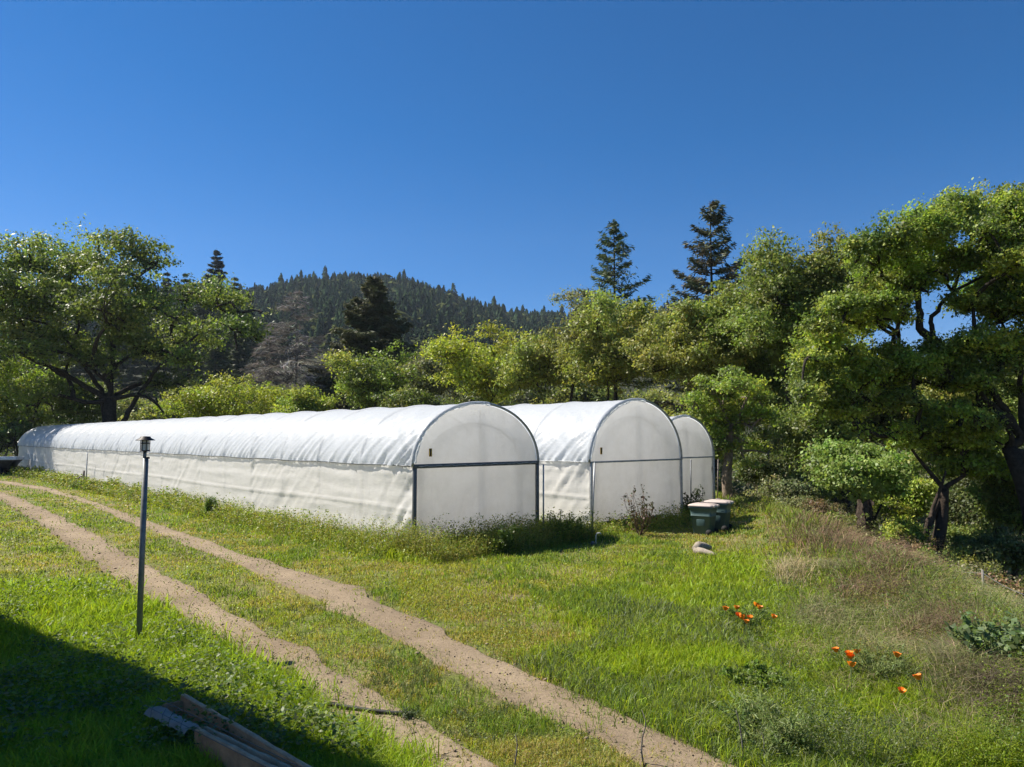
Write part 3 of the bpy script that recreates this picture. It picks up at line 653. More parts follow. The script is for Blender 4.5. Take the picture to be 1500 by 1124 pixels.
# leaning trunk
g = np.random.default_rng(90); YL = 21.5
B2 = lambda x, y, Y=YL: at(x, y, Y)
b = B2(1352, 815); b[2] = min(b[2], H(b[0], b[1]))
leafy('leaning_oak_tree', 'small oak with thick leaning mossy trunk beyond the wire fence', 'tree', b, blobs([(1380, 640, 30), (1350, 630, 26), (1410, 640, 26), (1385, 670, 34), (1420, 680, 36), (1440, 650, 30), (1370, 610, 26), (1330, 650, 20), (1450, 690, 30)], YL, g, 1.1, .6), 26000, .13, G_bright[:2] + G_oak[:2], 91, trunk_r=.2, fork=.55, bark=M_mbark, sprays=24, flat=.4, lean=(.35, 0),
      limbs=([B2(1350, 800), B2(1362, 760), B2(1378, 715), B2(1385, 690)],))
rowS = [
 ('leafy_shrub', 'pale green broad-leaved bush left of the leaning mossy trunk', 'shrub', 1255, 700, 25, 70, 54, 24000, .15, [(.10, .145, .035), (.125, .165, .05), (.08, .115, .03)], 745),
 ('leafy_shrub', 'green thicket behind the leaning mossy trunk', 'shrub', 1330, 740, 27, 50, 36, 12000, .13, G_bright, 790),
 ('leafy_shrub', 'bright young bush at the foot of the leaning trunk', 'shrub', 1325, 790, 21, 26, 28, 6000, .10, G_bright, 820),
 ('leafy_shrub', 'dark evergreen bush right of the pale bare trunk beside the bins', 'shrub', 1125, 690, 33, 44, 34, 12000, .16, G_dark, 735),
 ('madrone_tree', 'slender madrone with reddish broken stem right of the leaning oak', 'tree', 1425, 750, 25, 46, 60, 15000, .13, G_dark, 850),
 ('madrone_tree', 'dark tangled tree at the right edge under the large oak', 'tree', 1490, 740, 23, 50, 75, 18000, .12, G_oak, 870),
 ('leafy_shrub', 'dark thicket between the leaning oak and the right edge fence', 'shrub', 1455, 815, 19.5, 46, 38, 14000, .10, G_dark, 860),
 ('leafy_shrub', 'grey-brown thicket beyond the pale broad-leaved bush', 'shrub', 1190, 665, 42, 70, 60, 16000, .18, G_grey, 740),
 ('broadleaf_tree', 'dim green tree filling the right edge behind the large oak trunk', 'tree', 1500, 600, 36, 85, 80, 30000, .19, G_oak, 760),
 ('broadleaf_tree', 'dim green tree behind the crown of the leaning mossy oak', 'tree', 1375, 610, 40, 75, 75, 26000, .19, G_olive, 750),
 ('broadleaf_tree', 'mid-green tree between the shady tree and the pale bush', 'tree', 1200, 640, 34, 62, 66, 24000, .17, G_oak, 745),
 ('leafy_shrub', 'twiggy green shrub right of the bins on the bank crest', 'shrub', 1150, 725, 29, 40, 24, 9000, .12, G_grey, 750),
 ('leafy_shrub', 'olive shrub between the dark evergreen bush and the pale bush', 'shrub', 1190, 715, 30, 42, 30, 10000, .13, G_olive, 755),
 ('leafy_shrub', 'light shrub hiding the foot of the madrone stems', 'shrub', 1420, 800, 22, 40, 34, 12000, .10, G_oak, 835),
 ('leafy_shrub', 'dusky thicket below the grey-green tree crown', 'shrub', 1290, 630, 45, 80, 50, 15000, .2, G_grey, 740),
]
for i, (nm, lb, ct, px, py, Y, hw_, hh_, n, sz, cols, bpy_) in enumerate(rowS):
    g = np.random.default_rng(700 + i); cr = round_crown(px, py, hw_, hh_, Y, g, 14, .38)
    tree_px(nm, lb, ct, px, bpy_, Y, cr, n, sz, cols, 800 + i, trunk_r=.09 if ct == 'shrub' else .11, fork=.4, sprays=20, extra_trunks=2, bark=M_mbark if nm == 'madrone_tree' else M_bark)

def scrub():
    g = np.random.default_rng(55)
    spots = [(1140, 742, 27, .7), (1185, 752, 26, .9), (1215, 768, 24.5, 1.0), (1245, 782, 23, .9), (1290, 790, 22, 1.0), (1320, 806, 20.5, .9), (1385, 822, 18.5, .9), (1415, 838, 17.5, 1.0), (1450, 848, 16.5, .9), (1490, 862, 15.5, 1.1), (1530, 880, 15, 1.1), (1165, 735, 29, 1.0), (1235, 755, 26, 1.1), (1350, 812, 20, .7)]
    for i, (px, py, Y, h) in enumerate(spots):
        t = at(px, py, Y); z = float(H(t[0], t[1])); top = max(t[2] + .25, z + h * .6) - z
        cols = [G_grey, [(.13, .09, .055), (.10, .075, .045), (.15, .11, .07)], G_oak, G_olive][i % 4]
        cl = [(np.array([t[0], t[1], z]) + g.normal(size=3) * [.45, .45, .1] + [0, 0, top * (.35 + .5 * g.random())], np.array([.32, .32, .26]) * (.7 + .7 * g.random()) * max(1, top * .8)) for k in range(9)]
        leafy('scrub_bush', ['low grey-green scrub bush on the crest of the right-hand bank', 'low brown half-dry scrub bush on the crest of the right-hand bank', 'low dark green scrub bush on the crest of the right-hand bank', 'low olive scrub bush on the crest of the right-hand bank'][i % 4], 'shrub', (t[0], t[1], z), cl, 2600, .075, cols, 1300 + i, trunk_r=.03, fork=.25, extra_trunks=4, group='scrub bushes along the bank crest')
scrub()
# --- conifers
def conifer(name, label, base, Ht, Rb, seed, whorls=26, per=6, dens=1.0, droop=-.05, cols=G_dark, p=.85, start=.12, tr=.3, needle=.42, dead=False, asym=(), group=None, ragged=.35, rise=.35):
    g = np.random.default_rng(seed); o = empty(name, base); tag(o, label, 'tree', group)
    mb = MB(); lx = g.normal() * .02
    tp = np.array([[lx * Ht * math.sin(t * 3), 0, -.5 + (Ht + .5) * t] for t in np.linspace(0, 1, 10)]); mb.tube(tp, np.linspace(tr, .03, 10), 8)
    LV = []; LC = []
    br = []
    for k in range(whorls):
        t = start + (1 - start) * ((k + .5 * g.random()) / whorls)
        for j in range(per):
            phi = g.random() * 2 * pi; L = Rb * (1 - t) ** p * (1 - ragged + ragged * 1.6 * g.random()) + .25
            br.append((t * Ht, phi, L))
    br += [(a * Ht, b_, c_) for a, b_, c_ in asym]
    for z0, phi, L in br:
        m = 6; s = np.linspace(0, 1, m); d = np.array([cos(phi), sin(phi), 0])
        ds = droop * L * (1 if not dead else 1); ri = rise * L * (z0 / Ht - .35)
        P = np.array([0, 0, z0]) + d * (s * L)[:, None]; P[:, 2] += ri * s + ds * s * (2 - s) * 1.0 + .10 * L * s ** 3
        P[1:] += g.normal(size=(m - 1, 3)) * L * .02
        mb.tube(P, np.linspace(.018 + .012 * L, .006, m), 4, False)
        nt_ = max(3, int(L * (5 if not dead else 7) * min(dens, 1.5)))
        if dead:
            for q in range(nt_):
                u = .15 + .85 * g.random(); c = np.array([np.interp(u, s, P[:, i]) for i in range(3)])
                e = c + (d * .5 + g.normal(size=3) * .6 + np.array([0, 0, -.35])) * (.35 + .55 * g.random()) * (1.1 - .4 * u) * 1.3
                mb.tube(np.array([c, (c + e) / 2 + g.normal(size=3) * .05, e]), [.012, .01, .006], 3, False)
            n = int(L * 10)
        else: n = int(L * 105 * dens) + 8
        u = (.12 if not dead else .25) + .9 * g.random(n) ** .8; u = np.minimum(u, 1.03)
        c = np.stack([np.interp(u, s, P[:, i]) for i in range(3)], -1)
        sidev = np.array([-sin(phi), cos(phi), 0]); ww = (.05 + .20 * (1 - u) + .06) * L
        c = c + sidev * (g.normal(size=n) * ww * .75)[:, None] + np.array([0, 0, 1]) * (g.normal(size=n) * .12 - .05)[:, None]
        ax = d * .8 + sidev * (g.normal(size=n))[:, None] * .7 + np.array([0, 0, 1]) * (g.normal(size=n) * .35 - .18)[:, None]
        nm = np.array([0, 0, 1]) + g.normal(size=(n, 3)) * .9
        Ln = needle * (.6 + .8 * g.random(n)); Wd = Ln * (.20 if not dead else .07)
        LV.append(leaf_quads(c, ax, nm, Ln, Wd)); cb = np.asarray(cols)[g.integers(0, len(cols))] * 1.7 * (.75 + .5 * g.random())
        LC.append(np.repeat(jitcol(cb, n, .3, g), 4, 0))
    mb.build('trunk', M_dead if dead else M_bark, o, True)
    V = np.concatenate(LV); mesh_np('crown' if not dead else 'twigs', V, quads_idx(len(V) // 4), M_needle if not dead else M_dryleaf, o, np.concatenate(LC))
    return o
def conifer_px(name, label, px, top_py, Y, half_px, seed, **kw):
    t = at(px, top_py, Y); z0 = float(H(t[0], t[1])); return conifer(name, label, (t[0], t[1], z0), t[2] - z0, half_px / F * Y, seed, **kw)
conifer_px('thin_conifer', 'thin tall conifer with sparse upswept branches above the olive tree', 899, 322, 62, 130, 11, whorls=22, per=5, dens=.26, cols=[(.045, .068, .026), (.06, .078, .03)], p=.9, start=.35, tr=.24, rise=1.0, droop=-.12, needle=.5)
conifer_px('dark_conifer', 'darker ragged conifer with a long branch reaching right against the sky', 1040, 295, 56, 118, 12, whorls=22, per=5, dens=.42, cols=[(.052, .056, .028), (.042, .054, .024), (.07, .06, .034)], p=.72, start=.3, tr=.28, asym=[(.72, 0.1, 3.6), (.75, -.1, 3.2), (.70, .2, 3.4), (.66, pi, 3.2), (.62, pi - .2, 3.4), (.7, -.2, 3.6), (.60, pi + .1, 3.6)], rise=1.1, droop=-.1, needle=.5)
conifer_px('dark_conifer', 'broad dark pyramidal conifer before the wooded hill', 548, 406, 88, 120, 13, whorls=34, per=9, dens=.9, cols=[(.065, .068, .028), (.052, .057, .024), (.08, .076, .036)], p=.8, start=.2, tr=.32, needle=.7, ragged=.5)
conifer_px('dark_conifer', 'dense dark conifer filling the gap left of the pyramidal one', 508, 490, 92, 80, 17, whorls=26, per=8, dens=.9, cols=[(.05, .055, .022), (.06, .06, .028)], p=.7, start=.15, tr=.3, needle=.7, ragged=.5)
conifer_px('dead_conifer', 'dead grey conifer with bare spire and drooping twigs', 433, 422, 84, 110, 14, whorls=26, per=6, dens=1.0, cols=[(.17, .158, .145), (.21, .195, .18), (.12, .11, .10)], p=.75, start=.18, tr=.28, dead=True, needle=1.0, droop=-.3)
conifer_px('dead_conifer', 'shorter dead grey conifer left of the bare-spired one', 395, 492, 86, 85, 15, whorls=24, per=8, dens=1.2, cols=[(.17, .158, .145), (.2, .185, .17), (.12, .11, .10)], p=.7, start=.2, tr=.24, dead=True, needle=1.0, droop=-.35)
conifer_px('slim_conifer', 'slim conifer standing tallest on the slope right of the large oak', 318, 363, 230, 46, 16, whorls=30, per=7, dens=.55, cols=[(.03, .042, .028)], needle=1.3, tr=.45, start=.1)
for i, (px, ty, Y, hw_) in enumerate([(272, 400, 220, 26), (345, 405, 215, 26), (298, 412, 200, 28), (245, 398, 210, 30), (215, 418, 190, 30), (365, 430, 200, 26), (330, 430, 180, 28), (165, 425, 185, 34), (280, 450, 160, 34), (120, 440, 180, 34), (60, 430, 190, 34), (10, 440, 180, 34), (320, 480, 150, 34), (355, 470, 165, 30)]):
    conifer_px('slope_conifer', 'dark conifer in the stand on the slope behind the large oak', px, ty, Y, hw_, 40 + i, whorls=22, per=8, dens=.5, cols=G_dark, needle=1.4, tr=.4, start=.1, group='conifers on the slope behind the large oak')
# low dark branch by the pale trunk
# --- second rank of trees on the ground behind, copies of three kinds
def background_trees():
    g = np.random.default_rng(31); protos = []
    for i, cols in enumerate((G_oak, G_dark, G_olive)):
        gg = np.random.default_rng(900 + i); cr = [(np.array([0, 0, 7.5]) + unit(gg.normal(size=3)) * (.3 + .6 * gg.random()) * np.array([4.2, 4.2, 4.6]), np.array([1.7, 1.7, 1.5]) * (.7 + .6 * gg.random())) for k in range(30)]
        o = leafy('background_tree', 'shady broad-leaved tree in the second rank behind the greenhouses', 'tree', (0, 0, 0), cr, 12000, .42, cols, 910 + i, trunk_r=.25, fork=.3, twigs=False); o['group'] = 'trees in the second rank behind the greenhouses'; protos.append([o, 0])
    spots = [(px, Y) for px, Y in zip(np.linspace(-60, 1080, 20), 96 + 50 * g.random(20))] + [(px, Y) for px, Y in zip(np.linspace(1110, 1540, 12), 62 + 60 * g.random(12))]
    for px, Y in spots:
        p = protos[g.integers(0, 3)]; o = p[0] if p[1] == 0 else copy_tree(p[0]); p[1] += 1
        t = at(px + g.normal() * 15, 640, Y); o.location = (t[0], t[1], float(H(t[0], t[1])) - .3); o.rotation_euler = (0, 0, g.random() * 6.28); k = .75 + .5 * g.random(); o.scale = (k * 1.1, k * 1.1, k)
        if px > 1100: o['label'] = 'shady broad-leaved tree on the valley side behind the right-hand oaks'; o['group'] = 'trees on the valley side'
        else: o['label'] = 'shady broad-leaved tree in the second rank behind the greenhouses'; o['group'] = 'trees in the second rank behind the greenhouses'
background_trees()
# --- far wooded hill: one mass of conifers
def far_forest():
    g = np.random.default_rng(5); N_ = 15500
    az = g.uniform(-.80, .62, N_); r = 300 + (RID + 25 - 300) * g.random(N_) ** .6
    ex = 900; az = np.concatenate([az, g.uniform(-.8, .62, ex)]); r = np.concatenate([r, RID * (1 + .012 * g.normal(size=ex))])
    x = r * np.sin(az); y = r * np.cos(az); keep = fbm(x * .02, y * .02, 41) > .28
    px = CX + 1060 * np.tan(az)
    keep &= ~((px > 900) & (g.random(len(px)) < .35))
    x, y, r, az = x[keep], y[keep], r[keep], az[keep]; n = len(x); z = H(x, y)
    hgt = (7 + 9 * g.random(n) ** 1.3) * (1 + .5 * (g.random(n) > .93)); rad = hgt * (.13 + .09 * g.random(n))
    hgt *= .86; rad *= 1.3
    ok = g.random(n) < .3                                            # some rounder broadleaf trees
    tiers, k = 9, 7
    VV = []; FF = []; CC = []
    bc = np.where(ok[:, None], np.array([.075, .09, .03]), np.array([.038, .062, .028])) * (.6 + .8 * g.random((n, 1)))
    bc = np.where((g.random(n) < .012)[:, None], np.array([.09, .09, .03]), bc)
    rt = (az > .25)[:, None]; bc = np.where(rt & (g.random((n, 1)) < .6), np.array([.085, .085, .05]), bc)
    hh = np.where(ok, hgt * .62, hgt); lean = g.normal(size=(n, 2)) * .03
    base_i = 0
    for q in range(tiers):
        f0 = q / tiers
        rr_ = np.where(ok, rad * 1.5 * np.sqrt(max(.1, 1 - (1.5 * f0 - .6) ** 2)), rad * (1 - f0) ** .9 + .1) ; zt = np.where(ok, min(1, f0 + .42), min(1.0, f0 + .26)) * hh; zb = (f0 + .05) * hh
        ph = g.random((n, 1)) * 6.28 + np.arange(k)[None] * 2 * pi / k + .5 * g.normal(size=(n, k))
        rj = rr_[:, None] * (.7 + .6 * g.random((n, k)))
        tip = np.stack([x + lean[:, 0] * zt, y + lean[:, 1] * zt, z + zt], -1)
        c_, s_ = np.cos(ph), np.sin(ph)
        o_ = np.stack([x[:, None] + c_ * rj, y[:, None] + s_ * rj, z[:, None] + zb[:, None] - rj * .25 + .4 * g.normal(size=(n, k))], -1)
        w_ = (.36 * rr_[:, None] + .12)
        a_ = o_ + np.stack([-s_ * w_, c_ * w_, 0 * c_ + .12 * hh[:, None] / tiers], -1); b_ = o_ - np.stack([-s_ * w_, c_ * w_, 0 * c_ - .12 * hh[:, None] / tiers], -1)
        P = np.stack([np.broadcast_to(tip[:, None], o_.shape), a_, o_, b_], 2).reshape(-1, 3)
        VV.append(P); CC.append(np.repeat(np.repeat(bc, k, 0) * (.75 + .5 * g.random((n * k, 1))), 4, 0))
    V = np.concatenate(VV); col = np.concatenate(CC)[::4]; m = tiers * k
    o = mesh_np('conifer_forest', V, quads_idx(n * m), M_forest, None, np.repeat(col, 4, 0)); tag(o, 'dark conifer forest covering the far hill', 'forest', kind='stuff')
far_forest()
# understorey filling the slope behind the greenhouses and the valley side
def undergrowth():
    g = np.random.default_rng(6); n = 1700
    Y = 66 + 130 * g.random(n) ** 1.5; px = g.uniform(-120, 1500, n); x = (px - CX) / F * Y
    k = g.random(n) < .5
    Y2 = 24 + 60 * g.random(n); x2 = edge_x(Y2) + 2.5 + 40 * g.random(n)
    x = np.where(k, x2, x); Y = np.where(k, Y2, Y)
    z = H(x, Y); m = 150
    s = (1.2 + 2.2 * g.random(n)) * np.where(k, .75, 1.1)
    off = g.normal(size=(n, m, 3)) * np.array([.5, .5, .38]); off[..., 2] = np.abs(off[..., 2]); nearer = (Y < 40)[:, None, None]; off = np.where(nearer, off * .62, off)
    c = np.stack([x, Y, z], -1)[:, None] + off * s[:, None, None]; c = c.reshape(-1, 3)
    Ln = np.repeat(s * np.where(Y < 40, .55, 1), m) * (.10 + .12 * g.random(n * m))
    V = leaf_quads(c, g.normal(size=c.shape), np.array([0, 0, 1]) + .7 * g.normal(size=c.shape), Ln, Ln * .65)
    pal = np.array([(.085, .11, .035), (.10, .11, .05), (.13, .115, .075), (.06, .085, .03)])
    bc = pal[g.integers(0, 4, n)] * (.7 + .6 * g.random((n, 1)))
    o = mesh_np('undergrowth', V, quads_idx(n * m), M_leaf, None, np.repeat(np.repeat(bc, m, 0) * (.75 + .5 * g.random((n * m, 1))), 4, 0)); tag(o, 'mixed dark undergrowth on the slopes behind the greenhouses', 'undergrowth', kind='stuff')
undergrowth()

# ------------------------------------------------------------------ grass, weeds and dry brush
def ribbons(P, h, wd, bend, col, g, spread=1.0):
    """blades of grass: two-step tapering ribbons"""
    n = len(P); a = g.random(n) * 2 * pi; b = g.random(n) * 2 * pi
    s = np.stack([np.cos(a), np.sin(a), 0 * a], -1) * (wd * .5)[:, None]
    l = np.stack([np.cos(b), np.sin(b), 0 * b], -1)
    up = np.array([0, 0, 1.])
    m = P + up * (h * .55)[:, None] + l * (bend * h * .28)[:, None]
    t = P + up * (h * (1 - .35 * bend))[:, None] + l * (bend * h * .9)[:, None] * spread
    V = np.stack([P - s, P + s, m + s * .8, m - s * .8, t], 1).reshape(-1, 3)
    i = np.arange(n)[:, None] * 5
    return V, [i + np.array([[0, 1, 2, 3]]), i + np.array([[3, 2, 4]])], np.repeat(col, 5, 0)
def scatter(n, a, b, az0, az1, g, e=2.6):
    u = g.random(n); k = e - 2; r = (a ** -k + u * (b ** -k - a ** -k)) ** (-1 / k)
    az = np.radians(g.uniform(az0, az1, n)); return r * np.sin(az), r * np.cos(az), r
C_BR = np.array([.275, .37, .028]); C_YG = np.array([.34, .375, .05]); C_OL = np.array([.29, .265, .065]); C_DRY = np.array([.46, .36, .16]); C_GG = np.array([.17, .21, .08]); C_DK = np.array([.10, .15, .03])
def zones(x, y):
    a, l = gh_coords(x, y); px, py = to_px(x, y, 0 * x)
    jx = x + .30 * (fbm(x * 3, y * 3, 61) - .5) * 2 + .20 * rng.normal(size=len(x)); jy = y + .30 * (fbm(x * 3, y * 3, 62) - .5) * 2 + .20 * rng.normal(size=len(x))
    z = dict(px=px, py=py, a=a, l=l)
    z['track'] = inpoly(jx, jy, POLY1) | inpoly(jx, jy, POLY2)
    z['lush'] = inpoly(jx, jy, LUSH)
    z['inside'] = ((a > 0) & (a < 4.2) & (l > 0) & (l < 55)) | ((a > 5.95) & (a < 10.55) & (l > -.43) & (l < 30)) | ((a > 10.75) & (a < 14.5) & (l > .8) & (l < 25))
    wall = sstep(-2.1, -.3, a) * (l > -1.2) * (a < .2)
    front = np.maximum(sstep(-2.5, -.8, l) * (a > -1.2) * (a < 5.6) * (l < .2), sstep(-2.0, -.9, l) * (a >= 5.6) * (a < 15.5) * (l < 1.0))
    gap = ((a > 4.2) & (a < 5.95) & (l > -1) & (l < 6)) * 1.
    z['weed'] = np.maximum(np.maximum(wall, front), gap)
    up = np.interp(px, [p[0] for p in T2U], [p[1] for p in T2U])
    z['right'] = np.clip(sstep(680, 1150, px + (py - 900) * .7) + 1.1 * (fbm(x * .6, y * .6, 66) - .5), 0, 1) * (py < up + 12) * sstep(790, 840, py)
    z['edge'] = sstep(-.8, 1.2, x - edge_x(y)) * (y < 36)
    z['mid'] = (~z['lush']) & (py > up) & (~z['track'])
    return z
def grass():
    g = np.random.default_rng(21)
    x, y, r = scatter(820000, 4.6, 34, -42, 44, g, 2.55)
    xf, yf, rf = scatter(60000, 34, 75, -46, -8, g, 2.3); x = np.concatenate([x, xf]); y = np.concatenate([y, yf]); r = np.concatenate([r, rf])
    z = zones(x, y); n = len(x)
    n1 = fbm(x * .45, y * .45, 71); n2 = fbm(x * 1.7, y * 1.7, 72); n3 = fbm(x * 4, y * 4, 73)
    keep = ~z['inside'] & (~z['track'] | (g.random(n) < .16 * (n3 > .52) * (n2 > .45)))
    bare = (~z['lush']) & (z['right'] < .35) & (z['weed'] < .2) & (n2 + .35 * n3 > .74); keep &= ~(bare & (g.random(n) < .7))
    keep &= ~(z['mid'] & (n3 > .56) & (g.random(n) < .55))
    h = .035 + .05 * n2 + .03 * g.random(n)
    c = C_YG * (1 - n1[:, None]) + C_OL * n1[:, None]
    tt = np.clip((n2 - .5) * 3.2, 0, 1)[:, None]; c = c * (1 - tt) + C_BR * tt * .9
    dry = (g.random(n) < .07 + .38 * np.clip((n1 - .5) * 3 + (n3 - .5), 0, 1))[:, None]; c = np.where(dry, C_DRY, c)
    fl = (z['px'] < 420) & ~z['lush'] & z['mid']                                # mown lawn, far left
    c = np.where(fl[:, None] & (g.random((n, 1)) < .7), C_YG * .5 + C_BR * .5, c)
    def put(mask, hh, cc, k=1.0):
        nonlocal h, c
        m = mask & (g.random(n) < k); h = np.where(m, hh, h); c = np.where(m[:, None], cc, c)
    rt = z['right']
    put(rt > g.random(n), .04 + .09 * n2 + .07 * g.random(n) + .05 * rt, C_BR * (.75 + .5 * n3[:, None]) + np.array([.03, .02, 0]) * n1[:, None])
    put((rt > .5) & (n1 > .55), .10 + .12 * g.random(n), C_GG, .5)
    wd = z['weed']; put(wd > g.random(n) * 1.2, .10 + .22 * wd * g.random(n), C_BR * .55 + C_YG * .4, .9)
    pk = fbm(x * .8 + 40, y * .8, 67) + .4 * (n3 - .5); put((pk > .60) & ~z['lush'], .07 + .10 * g.random(n), C_DK * 1.1 + C_BR * .25, .75); put((np.abs(pk - .53) < .035) & z['mid'], .05 + .07 * g.random(n), C_GG * .85, .8); put((pk < .36) & z['mid'], .05 + .06 * g.random(n), C_DRY * .75 + C_YG * .2, .5)
    ed = z['edge']; put(ed > g.random(n), .18 + .30 * g.random(n) * (.4 + n2), C_BR * .6 + C_GG * .35, .8); put((ed > .3) & (n2 > .56), .2 + .25 * g.random(n), np.array([.27, .21, .125]), .3)
    lu = z['lush']; put(lu, .08 + .18 * n2 + .12 * g.random(n), C_BR * (.8 + .5 * n3[:, None]))
    h *= .75 + .5 * g.random(n)
    x, y, r, h, c = x[keep], y[keep], r[keep], h[keep], c[keep]; n = len(x)
    P = np.stack([x, y, H(x, y) - .01], -1)
    wdt = np.clip(.00105 * r, .005, .06) * (.7 + .6 * g.random(n)) * (1 + .5 * (h > .2))
    V, Fq, col = ribbons(P, h, wdt, .25 + .9 * g.random(n) ** 1.5, jitcol(c, n, .28, g), g)
    o = mesh_np('grass', V, Fq, M_grass, None, col); tag(o, 'green and dry grass over the lawn, verges and bank', 'grass', kind='stuff')
grass()
def ground_cover():
    """small round leaves of clover and low weeds"""
    g = np.random.default_rng(22)
    x, y, r = scatter(330000, 5, 40, -42, 44, g, 2.5); z = zones(x, y); n = len(x)
    n2 = fbm(x * 1.1, y * 1.1, 81); n3 = fbm(x * 3.5, y * 3.5, 82)
    pr = .25 + .9 * np.clip((n2 - .42) * 3, 0, 1); pr = np.where(z['lush'], .15, pr); pr = np.maximum(pr, z['weed'])
    k = (g.random(n) < pr) & ~z['track'] & ~z['inside']; x, y, r, n2, n3 = x[k], y[k], r[k], n2[k], n3[k]; wd = z['weed'][k]; rt = z['right'][k]; ed = z['edge'][k]; n = len(x)
    hz = (.01 + .07 * g.random(n) * n2 * (1 + rt)) + wd * .30 * g.random(n) ** 1.2 * (.4 + n3) + ed * .2 * g.random(n)
    c = np.stack([x, y, H(x, y) + hz], -1)
    Ln = np.clip(.0024 * r, .014, .10) * (.6 + .8 * g.random(n)); V = leaf_quads(c, g.normal(size=(n, 3)) * [1, 1, .4], np.array([0, 0, 1]) + .55 * g.normal(size=(n, 3)), Ln, Ln * .7)
    base = np.where((n3 > .5)[:, None], C_YG * .85, C_BR * .8); base = np.where((wd > .3)[:, None], C_YG * .45 + C_BR * .45, base); base = np.where((g.random((n, 1)) < .05 + .25 * (n2[:, None] > .62)), C_GG, base)
    o = mesh_np('ground_cover', V, quads_idx(n), M_leaf, None, np.repeat(jitcol(base, n, .35, g), 4, 0)); tag(o, 'low clover and broad-leaved weeds among the grass', 'ground cover', kind='stuff')
ground_cover()
def weeds():
    """tall leafy weeds along the plastic walls: stems with leaves up them"""
    g = np.random.default_rng(23); n = 6500
    k = g.random(n); a = np.where(k < .55, -.08 - 1.3 * g.random(n) ** 1.8, np.where(k < .88, 5.4 * g.random(n) - .8, 4.3 + 11 * g.random(n)))
    l = np.where(k < .55, 54 * g.random(n) ** 1.5 - .5, np.where(k < .88, -.15 - 1.9 * g.random(n), -.5 - 1.4 * g.random(n)))
    P = G1 + AX * a[:, None] + AL * l[:, None]; x, y = P.T; nn = fbm(x * .9, y * .9, 91)
    h = (.18 + .46 * g.random(n) ** 1.5) * (.35 + nn * 1.15); h = np.where((k > .55) & (k < .88), h * 1.15, h)
    m = 16; t = .1 + .95 * g.random((n, m)); ph = g.random((n, m)) * 6.28; rad = (.03 + .10 * g.random((n, m))) * (1.1 - .7 * t) * (1 + h[:, None])
    lean = g.normal(size=(n, 2)) * .15
    c = np.stack([x[:, None] + np.cos(ph) * rad + lean[:, :1] * h[:, None] * t, y[:, None] + np.sin(ph) * rad + lean[:, 1:] * h[:, None] * t, H(x, y)[:, None] + h[:, None] * t], -1).reshape(-1, 3)
    ax = np.stack([np.cos(ph), np.sin(ph), .1 + .5 * g.normal(size=(n, m))], -1).reshape(-1, 3)
    r = np.repeat(np.hypot(x, y), m); Ln = np.clip(.0026 * r, .035, .11) * (.6 + .8 * g.random(n * m))
    V = leaf_quads(c, ax, np.array([0, 0, 1]) + .5 * g.normal(size=(n * m, 3)), Ln, Ln * .55)
    pal = np.array([C_BR * .7, C_YG * .8, C_DK * 1.2, C_OL]); bc = pal[g.integers(0, 4, n)]
    V2, F2, c2 = ribbons(np.stack([x, y, H(x, y)], -1), h * 1.05, np.full(n, .012), .2 + .3 * g.random(n), jitcol(C_OL, n, .3, g), g)
    nq = n * m
    o = mesh_np('weeds', np.concatenate([V, V2]), [quads_idx(nq), F2[0] + nq * 4, F2[1] + nq * 4], M_leaf, None, np.concatenate([np.repeat(jitcol(np.repeat(bc, m, 0), nq, .3, g), 4, 0), c2]))
    tag(o, 'tall leafy weeds along the foot of the plastic walls', 'weeds', kind='stuff')
weeds()
def bank_weeds():
    g = np.random.default_rng(29); n = 9500
    px = 1080 + 470 * g.random(n) ** .8; py = 800 + 330 * g.random(n); k = (py > 790 + (px - 1080) * .2) & (py < 1140) & (px + py * .9 > 1960 + 60 * g.normal(size=n)); px, py = px[k], py[k]; n = len(px)
    P = np.array([gp(a, b) for a, b in zip(px, py)]); x, y = P.T; nn = fbm(x * .9, y * .9, 93); kp = nn > .38; x, y, nn = x[kp], y[kp], nn[kp]; n = len(x)
    h = (.12 + .46 * g.random(n) ** 1.3) * (.1 + nn * 1.5); m = 18
    t = .1 + .95 * g.random((n, m)); ph = g.random((n, m)) * 6.28; rad = (.02 + .09 * g.random((n, m))) * (1.15 - .6 * t)
    c = np.stack([x[:, None] + np.cos(ph) * rad, y[:, None] + np.sin(ph) * rad, H(x, y)[:, None] + h[:, None] * t], -1).reshape(-1, 3)
    ax = np.stack([np.cos(ph), np.sin(ph), .4 + .6 * g.normal(size=(n, m))], -1).reshape(-1, 3)
    Ln = np.clip(.0024 * np.repeat(np.hypot(x, y), m), .022, .07) * (.6 + .8 * g.random(n * m))
    V = leaf_quads(c, ax, np.array([0, 0, 1]) + .5 * g.normal(size=(n * m, 3)), Ln, Ln * np.repeat(np.where(g.random(n) < .5, .2, .5), m))
    pal = np.array([C_GG, C_GG * .8, C_BR * .7, C_DK * 1.1, C_OL * .9]); bc = pal[np.clip((fbm(x * .7, y * .7, 95) * 9 - 2).astype(int), 0, 4)]
    o = mesh_np('bank_weeds', V, quads_idx(n * m), M_leaf, None, np.repeat(jitcol(np.repeat(bc, m, 0), n * m, .3, g), 4, 0)); tag(o, 'rough grey-green and dark weeds over the right-hand bank', 'weeds', kind='stuff')
bank_weeds()
